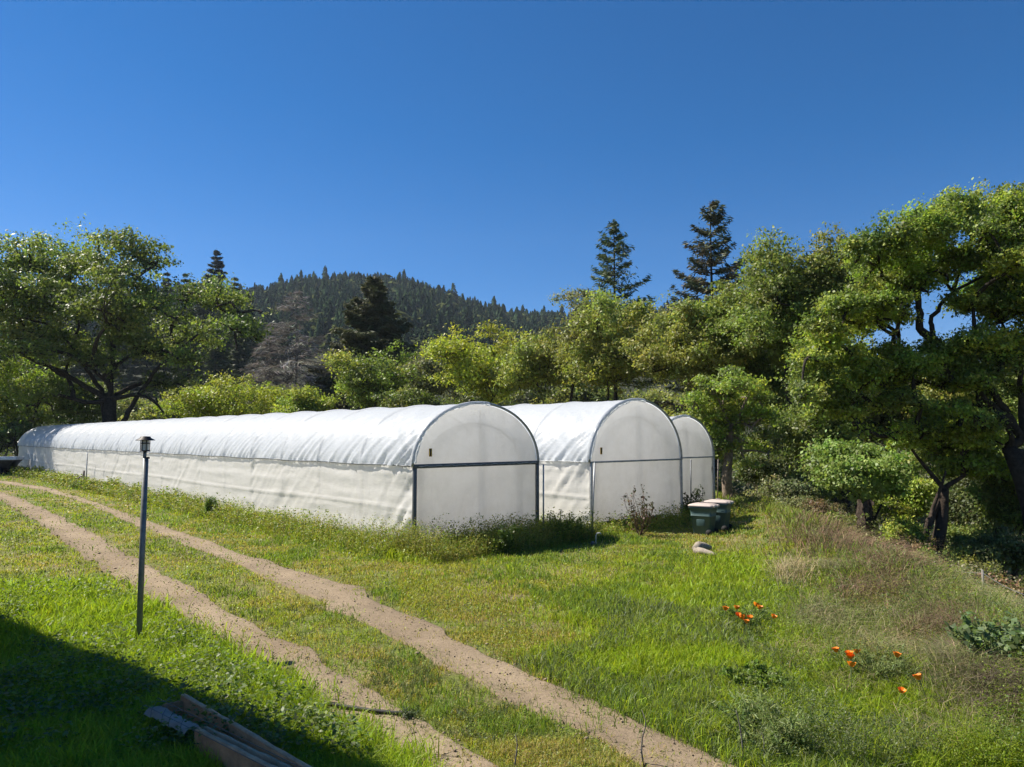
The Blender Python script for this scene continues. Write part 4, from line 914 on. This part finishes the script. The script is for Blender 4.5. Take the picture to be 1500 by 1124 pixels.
def lawn_weeds():
    g = np.random.default_rng(28); n = 2600
    px = 620 * g.random(n) - 40; py = 870 + 270 * g.random(n); P = np.array([gp(a, b) for a, b in zip(px, py)]); k = inpoly(P[:, 0], P[:, 1], LUSH); P = P[k]
    dl = np.hypot(P[:, 0] + 4.9, P[:, 1] - 9.4); nn = fbm(P[:, 0] * .8, P[:, 1] * .8, 97); k = (nn + .35 * np.exp(-dl / .8) > .50); P = P[k]; x, y = P.T; n = len(x); nn = nn[k]
    h = (.12 + .22 * g.random(n)) * (.5 + nn); m = 16; t = .2 + .85 * g.random((n, m)); ph = g.random((n, m)) * 6.28; rad = (.03 + .10 * g.random((n, m)))
    c = np.stack([x[:, None] + np.cos(ph) * rad, y[:, None] + np.sin(ph) * rad, H(x, y)[:, None] + h[:, None] * t], -1).reshape(-1, 3)
    Ln = .05 * (.5 + .9 * g.random(n * m)); V = leaf_quads(c, np.stack([np.cos(ph), np.sin(ph), .3 * g.normal(size=(n, m))], -1).reshape(-1, 3), np.array([0, 0, 1]) + .5 * g.normal(size=(n * m, 3)), Ln, Ln * .55)
    pal = np.array([C_DK, C_DK * 1.3, C_BR * .6, C_GG * .8]); bc = pal[g.integers(0, 4, n)]
    o = mesh_np('lawn_weeds', V, quads_idx(n * m), M_leaf, None, np.repeat(jitcol(np.repeat(bc, m, 0), n * m, .3, g), 4, 0)); tag(o, 'broad-leaved weeds in the tall grass around the lamp post and planter', 'weeds', kind='stuff')
lawn_weeds()
def brush():
    """tangled dry stems on the right-hand bank"""
    g = np.random.default_rng(24); PX = []
    for (px, py, rx, ry, n, hh, cc) in [(1255, 800, 75, 22, 5000, .7, 0), (1195, 770, 40, 14, 1500, .4, 0), (1215, 915, 50, 22, 3200, .38, 1), (1350, 900, 70, 26, 3600, .4, 1), (1425, 985, 40, 20, 3200, .34, 2), (1450, 880, 60, 22, 6000, .5, 1), (1300, 960, 60, 22, 2500, .35, 1), (1460, 1040, 45, 24, 2600, .35, 2), (1120, 745, 40, 10, 1800, .5, 1), (1340, 945, 50, 14, 2200, .3, 3), (1280, 880, 50, 12, 2600, .45, 0), (1390, 930, 50, 22, 3200, .45, 0), (1420, 1020, 60, 26, 2600, .4, 1), (1330, 850, 60, 14, 2600, .55, 0), (1230, 850, 40, 12, 1400, .4, 1), (1470, 950, 40, 30, 3500, .4, 2), (1260, 1010, 60, 20, 1200, .25, 1), (1180, 960, 50, 20, 900, .22, 3), (1400, 1080, 80, 24, 1500, .28, 1), (1400, 850, 80, 14, 2600, .5, 1), (1160, 850, 25, 15, 700, .5, 3)]:
        q = g.normal(size=(n, 2)) * [rx, ry] * .6 + [px, py]; c0 = gp(px, py); e1 = gp(px + rx, py) - c0; e2 = gp(px, py - ry) - c0
        uv = g.normal(size=(n, 2)) * .6; P = c0 + uv[:, :1] * e1 + uv[:, 1:] * e2
        pal = [np.array([(.23, .145, .095), (.18, .12, .08), (.28, .20, .13), (.17, .19, .06)]), np.array([(.28, .24, .14), (.19, .20, .085), (.34, .28, .16), (.17, .20, .06), (.16, .2, .05)]), np.array([(.24, .185, .13), (.18, .145, .105)]), np.array([(.4, .33, .18)])][cc]
        PX.append((P, hh * (.35 + .8 * g.random(n)), pal[g.integers(0, len(pal), n)], .5 + 1.0 * g.random(n)))
    P = np.concatenate([p[0] for p in PX]); h = np.concatenate([p[1] for p in PX]); c = np.concatenate([p[2] for p in PX]); b = np.concatenate([p[3] for p in PX]); n = len(P)
    P3 = np.stack([P[:, 0], P[:, 1], H(P[:, 0], P[:, 1])], -1)
    V, Fq, col = ribbons(P3, h, np.clip(.0007 * P[:, 1], .005, .02) * (.7 + .6 * g.random(n)), b, jitcol(c, n, .3, g), g, 1.3)
    o = mesh_np('dry_brush', V, Fq, M_dryleaf, None, col); tag(o, 'tangled dry brown stems and dead grass on the right-hand bank', 'dry brush', kind='stuff')
brush()

# ------------------------------------------------------------------ small things
def gxy(px, py):
    q = gp(px, py); return np.array([q[0], q[1], float(H(q[0], q[1]))])
def plant(name, label, cat, base, h, spread, nst, nlv, lsize, cols, seed, stem_col=None, group=None, woody=False, lw=.55):
    g = np.random.default_rng(seed); o = empty(name, base); tag(o, label, cat, group)
    mb = MB(); LV = []; 
    for k in range(nst):
        a = g.random() * 6.28; sp = spread * (.25 + .75 * g.random()); hh = h * (.55 + .45 * g.random())
        P = curve((g.normal() * .03, g.normal() * .03, -.03), (cos(a) * sp, sin(a) * sp, hh), g, .08, 8, .06); mb.tube(P, np.linspace(.011 if woody else .007, .004, 8), 5, False)
        n = int(nlv / nst); t = .2 + .8 * g.random(n); c = np.stack([np.interp(t, np.linspace(0, 1, 8), P[:, i]) for i in range(3)], -1) + g.normal(size=(n, 3)) * .045 * (1.25 - t)[:, None] * (1 + h)
        ax = g.normal(size=(n, 3)) + np.array([0, 0, .3]); Ln = lsize * (.6 + .8 * g.random(n)); LV.append(leaf_quads(c, ax, np.array([0, 0, 1]) + .7 * g.normal(size=(n, 3)), Ln, Ln * lw))
    mb.build('stems', stem_col or M_bark, o, True); V = np.concatenate(LV); n = len(V) // 4
    mesh_np('leaves', V, quads_idx(n), M_leaf, o, np.repeat(jitcol(np.asarray(cols)[g.integers(0, len(cols), n)], n, .3, g), 4, 0)); return o
M_redstem = mat_plain('reddish_stems', (.13, .07, .05), .8); M_green_stem = mat_plain('green_stems', (.10, .14, .04), .8)
plant('reddish_shrub', 'twiggy shrub with reddish leaves in front of the middle greenhouse end', 'shrub', gxy(938, 786), 1.35, .5, 14, 520, .075, [(.10, .045, .025), (.13, .07, .03), (.06, .07, .02), (.08, .09, .03)], 51, M_redstem, woody=True)
plant('leafy_weed', 'dark leafy weed tallest against the long greenhouse end', 'weed', gxy(741, 812), .72, .3, 14, 700, .06, [(.06, .10, .02), (.09, .14, .025)], 52, M_green_stem)
plant('leafy_weed', 'bright leafy weed between the two front greenhouses beside the steel pipe', 'weed', gxy(818, 797), .85, .4, 16, 900, .06, [(.15, .2, .03), (.2, .22, .04)], 53, M_green_stem)
plant('leafy_weed', 'bright leafy weed at the left corner of the middle greenhouse', 'weed', gxy(842, 795), .65, .3, 12, 600, .06, [(.15, .2, .03), (.2, .22, .04)], 54, M_green_stem)
plant('leafy_shrub', 'dark-leaved shrub in front of the small right greenhouse', 'shrub', gxy(1010, 757), .95, .5, 14, 600, .08, [(.05, .075, .025), (.07, .09, .03)], 55, woody=True)
plant('leafy_shrub', 'thin sprig with few leaves at the right of the small greenhouse end', 'shrub', gxy(1026, 757), 1.1, .2, 5, 130, .08, [(.05, .075, .025), (.07, .09, .03)], 56, woody=True)
plant('grass_tuft', 'upright green grass tuft against the long side wall', 'grass tuft', gxy(307, 757), .7, .25, 26, 500, .22, [(.12, .19, .03), (.09, .16, .02)], 57, M_green_stem, lw=.1)
for i, (px, py, h, s, lb) in enumerate([(1290, 1005, .35, .4, 'feathery grey-green poppy foliage mound under the lower flowers'), (1095, 920, .3, .35, 'feathery green poppy foliage mound under the upper flowers'), (1120, 1090, .35, .45, 'blue-green rosette of narrow leaves near the bottom edge'), (1480, 1010, .5, .5, 'grey-green broad-leaved plant at the right edge of the bank'), (1110, 1015, .25, .3, 'dark broad-leaved weed beside the bare soil patch')]):
    plant('leafy_weed', lb, 'weed', gxy(px, py), h, s * 1.25, 40, 2600 if i != 3 else 1600, [.05, .05, .09, .085, .05][i], [[(.17, .21, .07), (.21, .25, .08)], [(.15, .22, .04), (.19, .25, .05)], [(.20, .26, .08), (.24, .30, .10)], [(.15, .21, .09), (.19, .25, .11)], [(.13, .19, .035), (.17, .24, .04)]][i], 60 + i, M_green_stem, lw=[.2, .2, .12, .6, .6][i])
for i, (px, py, hh, lb) in enumerate([(1090, 1120, .42, 'tall dry stalk leaning left near the bottom edge'), (1123, 1122, .25, 'short dry stalk right of the tall leaning one'), (944, 1128, .45, 'thin dark stalk standing on the far dirt track edge'), (753, 1128, .25, 'thin dark stalk on the strip between the dirt tracks')]):
    b = gxy(px, py); o = MB().tube(curve((0, 0, -.02), (-.05 + .02 * i, .02, hh), np.random.default_rng(i), .06, 6), np.linspace(.009, .003, 6), 5).build('dry_stalk', M_dead, None, True); o.location = b; tag(o, lb, 'stalk')

# poppies
M_petal = mat_plain('poppy_petals', (.80, .22, .008), .5, 0, 30, .15, 0)
def poppy(px, py, label, seed, proto=[None]):
    g = np.random.default_rng(seed); hh = .22 + .1 * g.random()
    q = gp(px, py, 0); q = gp(px, py, hh + float(H(q[0], q[1])))
    b = np.array([q[0], q[1], float(H(q[0], q[1]))])
    if proto[0] is None:
        o = empty('poppy', b)
        MB().tube(curve((0, 0, -.02), (.01, .0, .30), g, .04, 6), [.004] * 6, 5, False).build('stem', M_green_stem, o)
        for k in range(4):
            a = k * pi / 2 + .3; P = np.zeros((5, 5, 3))
            for i, u in enumerate(np.linspace(0, 1, 5)):
                for j, v in enumerate(np.linspace(-.85, .85, 5)):
                    rr = .005 + .036 * u ** .8; P[i, j] = (cos(a + v) * rr + .01, sin(a + v) * rr, .30 + .050 * u ** 1.2 - .012 * v * v * u + .004 * sin(v * 9) * u)
            MB().grid(P).build('petal', M_petal, o, True)
        proto[0] = o
    else:
        o = copy_tree(proto[0]); o.location = b
    o.rotation_euler = (g.normal() * .2, g.normal() * .2, g.random() * 6); o.scale = (1, 1, hh / .30) if False else (.9 + .25 * g.random(),) * 3
    tag(o, label, 'flower', 'orange poppies on the bank')
for i, (x, y) in enumerate([(168, 243), (228, 228), (295, 228), (305, 240), (290, 262), (312, 270), (268, 276), (358, 258), (300, 252), (222, 234)]):
    poppy(1000 + x / 3, 820 + y / 3, 'orange poppy in the upper cluster on the grassy bank', 100 + i)
for i, (x, y) in enumerate([(702, 425), (734, 440), (748, 438), (776, 427), (730, 468)]): poppy(1000 + x / 3, 820 + y / 3, 'orange poppy in the lower left cluster on the bank', 120 + i)
poppy(1000 + 918 / 3, 820 + 462 / 3, 'upper of two orange poppies right of the lower cluster', 130)
poppy(1000 + 925 / 3, 820 + 515 / 3, 'lower of two orange poppies right of the lower cluster', 131)
poppy(1000 + 1088 / 3, 820 + 528 / 3, 'lone orange poppy furthest right near the brown tangle', 132)

# lamp post
def lamp_post():
    b = gxy(203, 950); b[2] -= .02; o = empty('lamp_post', b); tag(o, 'dark steel garden lamp post with lantern top at the edge of the house shadow', 'lamp post')
    Y = b[1]; top = at(211, 640, Y)[2] - b[2]; mp = mat_plain('post_steel', (.15, .16, .16), .45, .35, 20, .25, .05); mk = mat_plain('lantern_black', (.035, .03, .028), .5, .3, 20, .2); mgl = mat_plain('lantern_glass', (.55, .55, .52), .15, 0, 8, .1, 0, spec=.7)
    MB().tube([(0, 0, -.2), (0, 0, top - .28)], .036, 16).build('post', mp, o, True)
    MB().tube([(-.012, 0, top - .30), (-.012, 0, top - .19)], .022, 14).build('sleeve', mp, o, True)
    MB().tube([(.03, -.02, top - .275), (.062, -.03, top - .275)], .012, 8).build('clamp_bolt', mk, o, True)
    h = MB().lathe([(.001, .0), (.062, .0), (.066, .012), (.055, .018), (.03, .02), (.001, .02)], 20, (-.012, 0, top - .195)).build('lantern_base', mk, o, True)
    for k in range(6):
        a = k * pi / 3 + .2; x, y = cos(a) * .056 - .012, sin(a) * .056; MB().tube([(x, y, top - .18), (x, y, top - .045)], .0055, 6).build('bar', mk, h)
    MB().lathe([(.061, -.006), (.061, .006), (.051, .006), (.051, -.006), (.061, -.006)], 24, (-.012, 0, top - .085)).build('ring', mk, h)
    MB().lathe([(.045, 0), (.045, .14)], 20, (-.012, 0, top - .18)).build('glass', mgl, o, True)
    MB().lathe([(.001, .052), (.05, .05), (.062, .044), (.066, .03), (.115, .004), (.118, -.004), (.06, -.004), (.001, -.004)], 24, (-.012, 0, top - .045)).build('cap', mk, o, False)
lamp_post()

# wheeled bins
M_bing = mat_plain('bin_green_plastic', (.055, .10, .095), .45, 0, 6, .2, .03); M_lidb = mat_plain('lid_beige_plastic', (.48, .40, .35), .5, 0, 6, .12, .03); M_tyre = mat_plain('wheel_black', (.012, .012, .012), .8)
def wheelie_bin(loc, rz, label):
    o = empty('wheeled_bin', loc, rz); o.scale = (.9, .9, .86); tag(o, label, 'bin', 'wheeled bins by the greenhouses')
    hz = .92; B_ = MB()
    def ring(z, k, inset=0): 
        lx, ly = (.36 - inset) * k, (.29 - inset) * k; rc = .07 * k; P = []
        for sx, sy, a0 in ((1, 1, 0), (-1, 1, pi / 2), (-1, -1, pi), (1, -1, 3 * pi / 2)):
            for q in range(5): a = a0 + q * pi / 8; P.append((sx * (lx - rc) + rc * cos(a), sy * (ly - rc) + rc * sin(a), z))
        return np.array(P)
    rings = [ring(.03, .70), ring(.05, .74), ring(.60, .90), ring(.605, .93), ring(.63, .93), ring(.635, .91), ring(hz - .07, .985), ring(hz - .06, 1.06), ring(hz, 1.06), ring(hz, .97)]
    P = np.stack([np.concatenate([r, r[:1]]) for r in rings]); B_.grid(P); B_.add(np.concatenate([rings[0], [[0, 0, .03]]]), T=[[i, (i + 1) % 20, 20] for i in range(20)]); B_.build('body', M_bing, o)
    L_ = MB(); lr = [ring(hz + .004, 1.10), ring(hz + .03, 1.12), ring(hz + .055, 1.06), ring(hz + .085, .8), ring(hz + .10, .35)]
    P = np.stack([np.concatenate([r, r[:1]]) for r in lr]); L_.grid(P); L_.add(np.concatenate([lr[-1], [[0, 0, hz + .103]]]), T=[[i, (i + 1) % 20, 20] for i in range(20)])
    lid = L_.build('lid', M_lidb, o, True)
    MB().tube([(-.06, -.08, hz + .095), (-.05, -.02, hz + .125), (.03, .04, hz + .125), (.06, .08, hz + .095)], .014, 8).build('lid_grip', M_lidb, lid, True)
    for s in (-1, 1):
        MB().box((.40, s * .17, hz + .02), (.09, .12, .07)).build('hinge', M_lidb, o, bevel=.015)
        MB().tube([(.27, s * .26, .10), (.27, s * .31, .10)], .10, 20).build('wheel', M_tyre, o)
    MB().tube([(.36, -.2, hz - .03), (.44, -.2, hz - .01), (.44, .2, hz - .01), (.36, .2, hz - .03)], .016, 8).build('handle', M_bing, o, True)
    MB().box((.0, -.256, .40), (.26, .012, .22)).build('panel', M_bing, o, bevel=.004)
    MB().box((.27, 0, .10), (.03, .50, .03)).build('axle', M_tyre, o)
ra = math.atan2(-.58, .81); bp = gxy(1031, 782); bp[2] -= .01
wheelie_bin(bp, ra, 'dusty green wheeled bin with beige lid, nearer of two')
b2 = bp + np.array([.58, .55, 0]); b2[2] = float(H(b2[0], b2[1])); wheelie_bin(b2, ra + .06, 'green wheeled bin with pale lid, half hidden behind the nearer bin')

# pipes standing by the greenhouse ends
def pole(px, py, tpx, tpy, r, label, mat, name='steel_pipe'):
    b = gxy(px, py); t = at(tpx, tpy, b[1]); o = MB().tube([(0, 0, -.1), tuple(t - b)], r, 10).build(name, mat, None, True); o.location = b; tag(o, label, 'pipe')
pole(796, 790, 796, 680, .022, 'steel pipe standing upright between the long and middle greenhouses', M_steel)
pole(867, 787, 871, 678, .02, 'slightly leaning steel pipe before the left of the middle greenhouse end', M_steel)
pole(1012, 757, 1012, 674, .02, 'steel pipe standing before the small right greenhouse', M_dsteel)
pole(1051, 735, 1052, 672, .025, 'pale rusty pipe standing by the dark trees right of the small greenhouse', mat_plain('rusty_pipe', (.2, .17, .15), .8), 'steel_pipe')
# water tap before the middle greenhouse
b = gxy(873, 800); o = empty('water_tap', b); tag(o, 'pale bent standpipe with dark tap in the grass before the middle greenhouse', 'tap')
MB().tube([(0, 0, -.05), (0, 0, .26), (.03, 0, .32), (.10, 0, .33), (.13, 0, .30)], .014, 8).build('pipe', mat_plain('pvc_pipe', (.5, .5, .47), .5), o, True)
MB().lathe([(.001, 0), (.05, .01), (.06, .06), (.03, .1), (.001, .11)], 10, (-.08, 0, .02)).build('valve', M_dsteel, o)
# standpipe with hose at the long side wall
b = gxy(126, 712); o = empty('standpipe', b); Y = b[1]; t = at(127, 663, Y)[2] - b[2]
tag(o, 'thin grey post with brown standpipe and hose against the long side wall', 'standpipe')
MB().tube([(0, 0, -.1), (0, 0, t)], .03, 8).build('post', M_steel, o, True)
mh = mat_plain('brown_pipe', (.11, .085, .07), .7)
MB().tube([(-.12, -.05, -.1), (-.12, -.05, .85)], .055, 8).build('pipe', mh, o, True)
MB().tube([(-.12, -.1, .55), (-.3, -.12, .5), (-.48, -.12, .3), (-.52, -.1, 0)], .035, 8).build('hose', mh, o, True)
# black hose on the dirt track
pts = np.array([gxy(x, y) for x, y in [(425, 1022), (459, 1033), (500, 1041), (545, 1048), (575, 1051), (600, 1052)]]); pts[:, 2] += .05
tq = np.linspace(0, 5, 40); Pq = np.stack([np.interp(tq, np.arange(6), pts[:, k]) for k in range(3)], -1)
o = MB().tube(Pq - pts[0], .02, 8).build('black_hose', mat_plain('black_hose_rubber', (.025, .023, .022), .7), None, True); o.location = pts[0]; tag(o, 'black hose lying across the nearer dirt track', 'hose')
plant('grass_tuft', 'small grey-green tuft at the end of the black hose', 'grass tuft', gxy(599, 1054), .10, .1, 22, 200, .07, [(.10, .13, .06)], 58, M_green_stem, lw=.14)
# pale driftwood by the bins
b = gxy(1018, 812); o = MB().tube(np.array([(0, 0, .1), (.12, .12, .16), (.3, .25, .13), (.45, .2, .1)]), [.08, .11, .09, .04], 8).tube(np.array([(.02, .02, .08), (.15, -.15, .08), (.3, -.35, .05), (.42, -.5, .02)]), [.09, .075, .06, .03], 8).build('driftwood', mat_plain('bleached_wood', (.30, .255, .20), .9, 0, 9, .35, .6), None, True); o.location = b; tag(o, 'bleached forked piece of wood in the grass before the bins', 'driftwood')
b = gxy(1193, 832); o = MB().tube(np.array([(0, 0, .06), (.2, -.08, .10), (.4, -.2, .07)]), [.05, .06, .04], 8).build('log', M_dead, None, True); o.location = b; tag(o, 'short grey log on the grassy bank', 'log')
b = gxy(1235, 876); o = MB().tube(np.array([(-.15, 0, .08), (0, .03, .13), (.18, 0, .14), (.32, -.05, .07)]), [.035, .05, .045, .02], 8).build('log', mat_plain('charred_wood', (.05, .045, .042), .9), None, True); o.location = b; tag(o, 'dark crooked branch lying above the dry grass mound', 'log')
# hollow stump
b = gxy(1268, 752); b = at(1268, 750, 22.5)
sm = MB(); aa = np.linspace(0, 2 * pi, 25); zz = np.linspace(-.5, .62, 9); gS = np.random.default_rng(3)
P = np.array([[((.27 + .1 * sin(3 * a + z * 2) + .06 * gS.normal() * (z < 1.4)) * (1.25 - .25 * z) * cos(a), (.27 + .1 * cos(2 * a + z)) * (1.25 - .25 * z) * sin(a), z + (.14 * sin(a * 3) if z > .6 else 0)) for a in aa] for z in zz]); P[:, -1] = P[:, 0]; sm.grid(P)
sm.add(np.concatenate([P[-1][:24] * [.75, .75, 1] - [0, 0, .25], [[0, 0, .2]]]), T=[[i, (i + 1) % 24, 24] for i in range(24)])
o = sm.build('tree_stump', M_mbark, None, True); o.location = b; o.scale = (.55, .55, .7); o.location.z -= .15; tag(o, 'dark hollow burl stump under the pale green bush', 'stump')
# wire fence along the bank
fn = [gxy(1335, 790), gxy(1368, 818), gxy(1440, 852), gxy(1530, 905)]
fo = empty('wire_fence', fn[1]); tag(fo, 'sagging wire fence on thin pale posts along the right-hand bank', 'fence')
mpost = mat_plain('weathered_post', (.2, .185, .16), .9)
for k, p in enumerate(fn):
    q = p - fn[1]; MB().tube([tuple(q - [0, 0, .1]), tuple(q + [.02 * (k % 2), 0, .72])], .022, 8).build('post', mpost, fo, True)
for z in (.12, .3, .48, .66):
    W_ = []
    for k in range(3):
        for t in np.linspace(0, 1, 8)[: (8 if k == 2 else 7)]: W_.append(fn[k] * (1 - t) + fn[k + 1] * t - fn[1] + [0, 0, z - .06 * sin(pi * t)])
    MB().tube(W_, .004, 4, False).build('wire', M_steel, fo)
# dark trailer behind the far left end
b = gxy(3, 694); Y = b[1]; o = empty('trailer', b, .2); o.scale = (.75, .8, .9); tag(o, 'dark tapered tip trailer with pale sheeted top at the far left edge', 'trailer')
tm = MB(); tm.add([(-.8, -.7, .45), (.75, -.7, .45), (.75, .7, .45), (-.8, .7, .45), (-1.3, -.8, 1.25), (1.5, -.8, 1.25), (1.5, .8, 1.25), (-1.3, .8, 1.25)], [[0, 3, 2, 1], [4, 5, 6, 7], [0, 1, 5, 4], [1, 2, 6, 5], [2, 3, 7, 6], [3, 0, 4, 7]]); tm.build('body', mat_plain('dark_paint', (.012, .014, .018), .35), o, bevel=.03)
MB().box((.1, 0, 1.33), (2.9, 1.7, .26)).build('cover', mat_plain('pale_sheet', (.82, .84, .86), .5), o, bevel=.03)
for s in (-1, 1): MB().tube([(.1, s * .62, .33), (.1, s * .82, .33)], .33, 18).build('wheel', M_tyre, o)
MB().tube([(.8, 0, .5), (2.0, 0, .45)], .05, 8).build('drawbar', M_dsteel, o)
MB().tube([(-.3, -.4, 1.4), (-.3, -.4, 1.62)], .05, 8).build('cap', M_steel, o)

# raised planter in the shade of the house
def planter():
    z0 = .36; A1 = gp(268, 1019, z0); A2 = gp(452, 1126, z0); B1 = gp(222, 1036, z0 - .02); B2_ = gp(400, 1126, z0 - .02)
    o = empty('raised_planter', (A1[0], A1[1], 0)); tag(o, 'weathered wooden raised planter with loose boards, sheeting and wire in the house shade', 'planter')
    mwd = mat_plain('weathered_board', (.44, .215, .10), .9, 0, 4, .4, .5, 25); mwt = mat_plain('grey_board_top', (.42, .30, .19), .9, 0, 6, .4, .4); msoil = mat_plain('dark_soil', (.035, .025, .018), 1, 0, 7, .5, 1.0, 20); mliner = mat_plain('grey_sheet', (.27, .24, .20), .8, 0, 3, .3, .5, 12)
    def ext(P, Q, k): return P + (Q - P) * k
    A3 = ext(A1, A2, 1.6); B3 = ext(B1, B2_, 1.6)
    def board(P, Q, zt, zb, th, name, mat, e=0):
        d = unit(Q - P); n_ = np.array([-d[1], d[0]]); mb = MB(); L = np.linalg.norm(Q - P); m = 24; G = np.zeros((m, 5, 3))
        for i, t in enumerate(np.linspace(0, 1, m)):
            c = P + (Q - P) * t + n_ * .004 * sin(t * 7 + e); wob = .003 * sin(t * 23 + e) + .003 * sin(t * 51)
            G[i] = [[*(c - n_ * th), zb], [*(c - n_ * th), zt + wob], [*(c + n_ * th), zt + wob], [*(c + n_ * th), zb], [*(c - n_ * th), zb]]
        G[..., :2] -= A1; mb.grid(G); mb.add(G[0, :4], [[0, 1, 2, 3]]); mb.add(G[-1, :4], [[3, 2, 1, 0]]); return mb.build(name, mat, o)
    fb = board(A1, A3, z0, -.05, .022, 'board', mwd); board(A1, A3, z0 + .014, z0 + .003, .016, 'cap_strip', mwt)
    nb0 = ext(B1, B2_, .42)
    board(nb0, B3, z0 - .02, -.05, .022, 'board', mwd, 2); board(nb0, B3, z0 - .005, z0 - .017, .018, 'cap_strip', mwt, 2)
    off = unit(A1 - B1) * .075; board(nb0 + off, B3 + off, z0 - .01, z0 - .12, .012, 'slat', mwt, 4)
    board(ext(A1, A2, .02), ext(B1, A1, .35), z0 - .03, -.05, .02, 'end_board', mwd, 1)
    # soil
    n = 30; m = 10; G = np.zeros((n, m, 3))
    for i, t in enumerate(np.linspace(.02, 1, n)):
        for j, u in enumerate(np.linspace(.04, .93, m)):
            p = ext(A1, A3, t) * (1 - u) + ext(B1, B3, t) * u; G[i, j] = [p[0] - A1[0], p[1] - A1[1], .0 + .10 * float(fbm(p[0] * 6, p[1] * 6, 3))]
    MB().grid(G).build('soil', msoil, o, True)
    # grey sheet lying over the near edge
    n = 26; m = 9; G = np.zeros((n, m, 3)); nn = unit(B1 - A1)
    for i, t in enumerate(np.linspace(-.02, .36, n)):
        for j, u in enumerate(np.linspace(-.10, .05, m)):
            wv = .02 * float(fbm(t * 22, u * 8, 6)) * 2; p = ext(B1, B2_, t) + nn * (u * (1 - .3 * t)); G[i, j] = [p[0] - A1[0], p[1] - A1[1], z0 - .05 + wv - 1.2 * max(u - .02, 0) - .25 * max(-.05 - u, 0)]
    MB().grid(G).build('sheet', mliner, o, True)
    for k in range(4):
        t = .05 + k * .085 + .02 * (k % 2); p = ext(B1, B2_, t); MB().tube([(*(p - nn * .06 - A1), z0 + .03), (*(p - A1), z0 + .05 + .01 * (k % 2)), (*(p + nn * .06 + (B2_ - B1) * .02 - A1), z0 + .01), (*(p + nn * .08 + (B2_ - B1) * .03 - A1), z0 - .05)], .0025, 5, False).build('wire', M_dsteel, o)
    for u in (-.05, .05): MB().tube([(*(ext(B1, B2_, t) + nn * u - A1), z0 + .045 - .8 * max(u, 0)) for t in np.linspace(0, 1.2, 12)], .0025, 5, False).build('wire', M_dsteel, o)
planter()

# ------------------------------------------------------------------ thin air towards the hill
def haze():
    m = bpy.data.materials.new('thin_air'); m.use_nodes = True; t = m.node_tree; t.nodes.clear()
    o_ = t.nodes.new('ShaderNodeOutputMaterial'); v = t.nodes.new('ShaderNodeVolumePrincipled')
    v.inputs['Color'].default_value = (.72, .85, 1, 1); v.inputs['Density'].default_value = .00011; v.inputs['Anisotropy'].default_value = .2
    t.links.new(v.outputs[0], o_.inputs['Volume'])
    o = MB().box((0, 0, 125), (2060, 2060, 330)).build('haze', m); tag(o, kind='stuff', label='thin bluish air between the camera and the wooded hill')
haze()
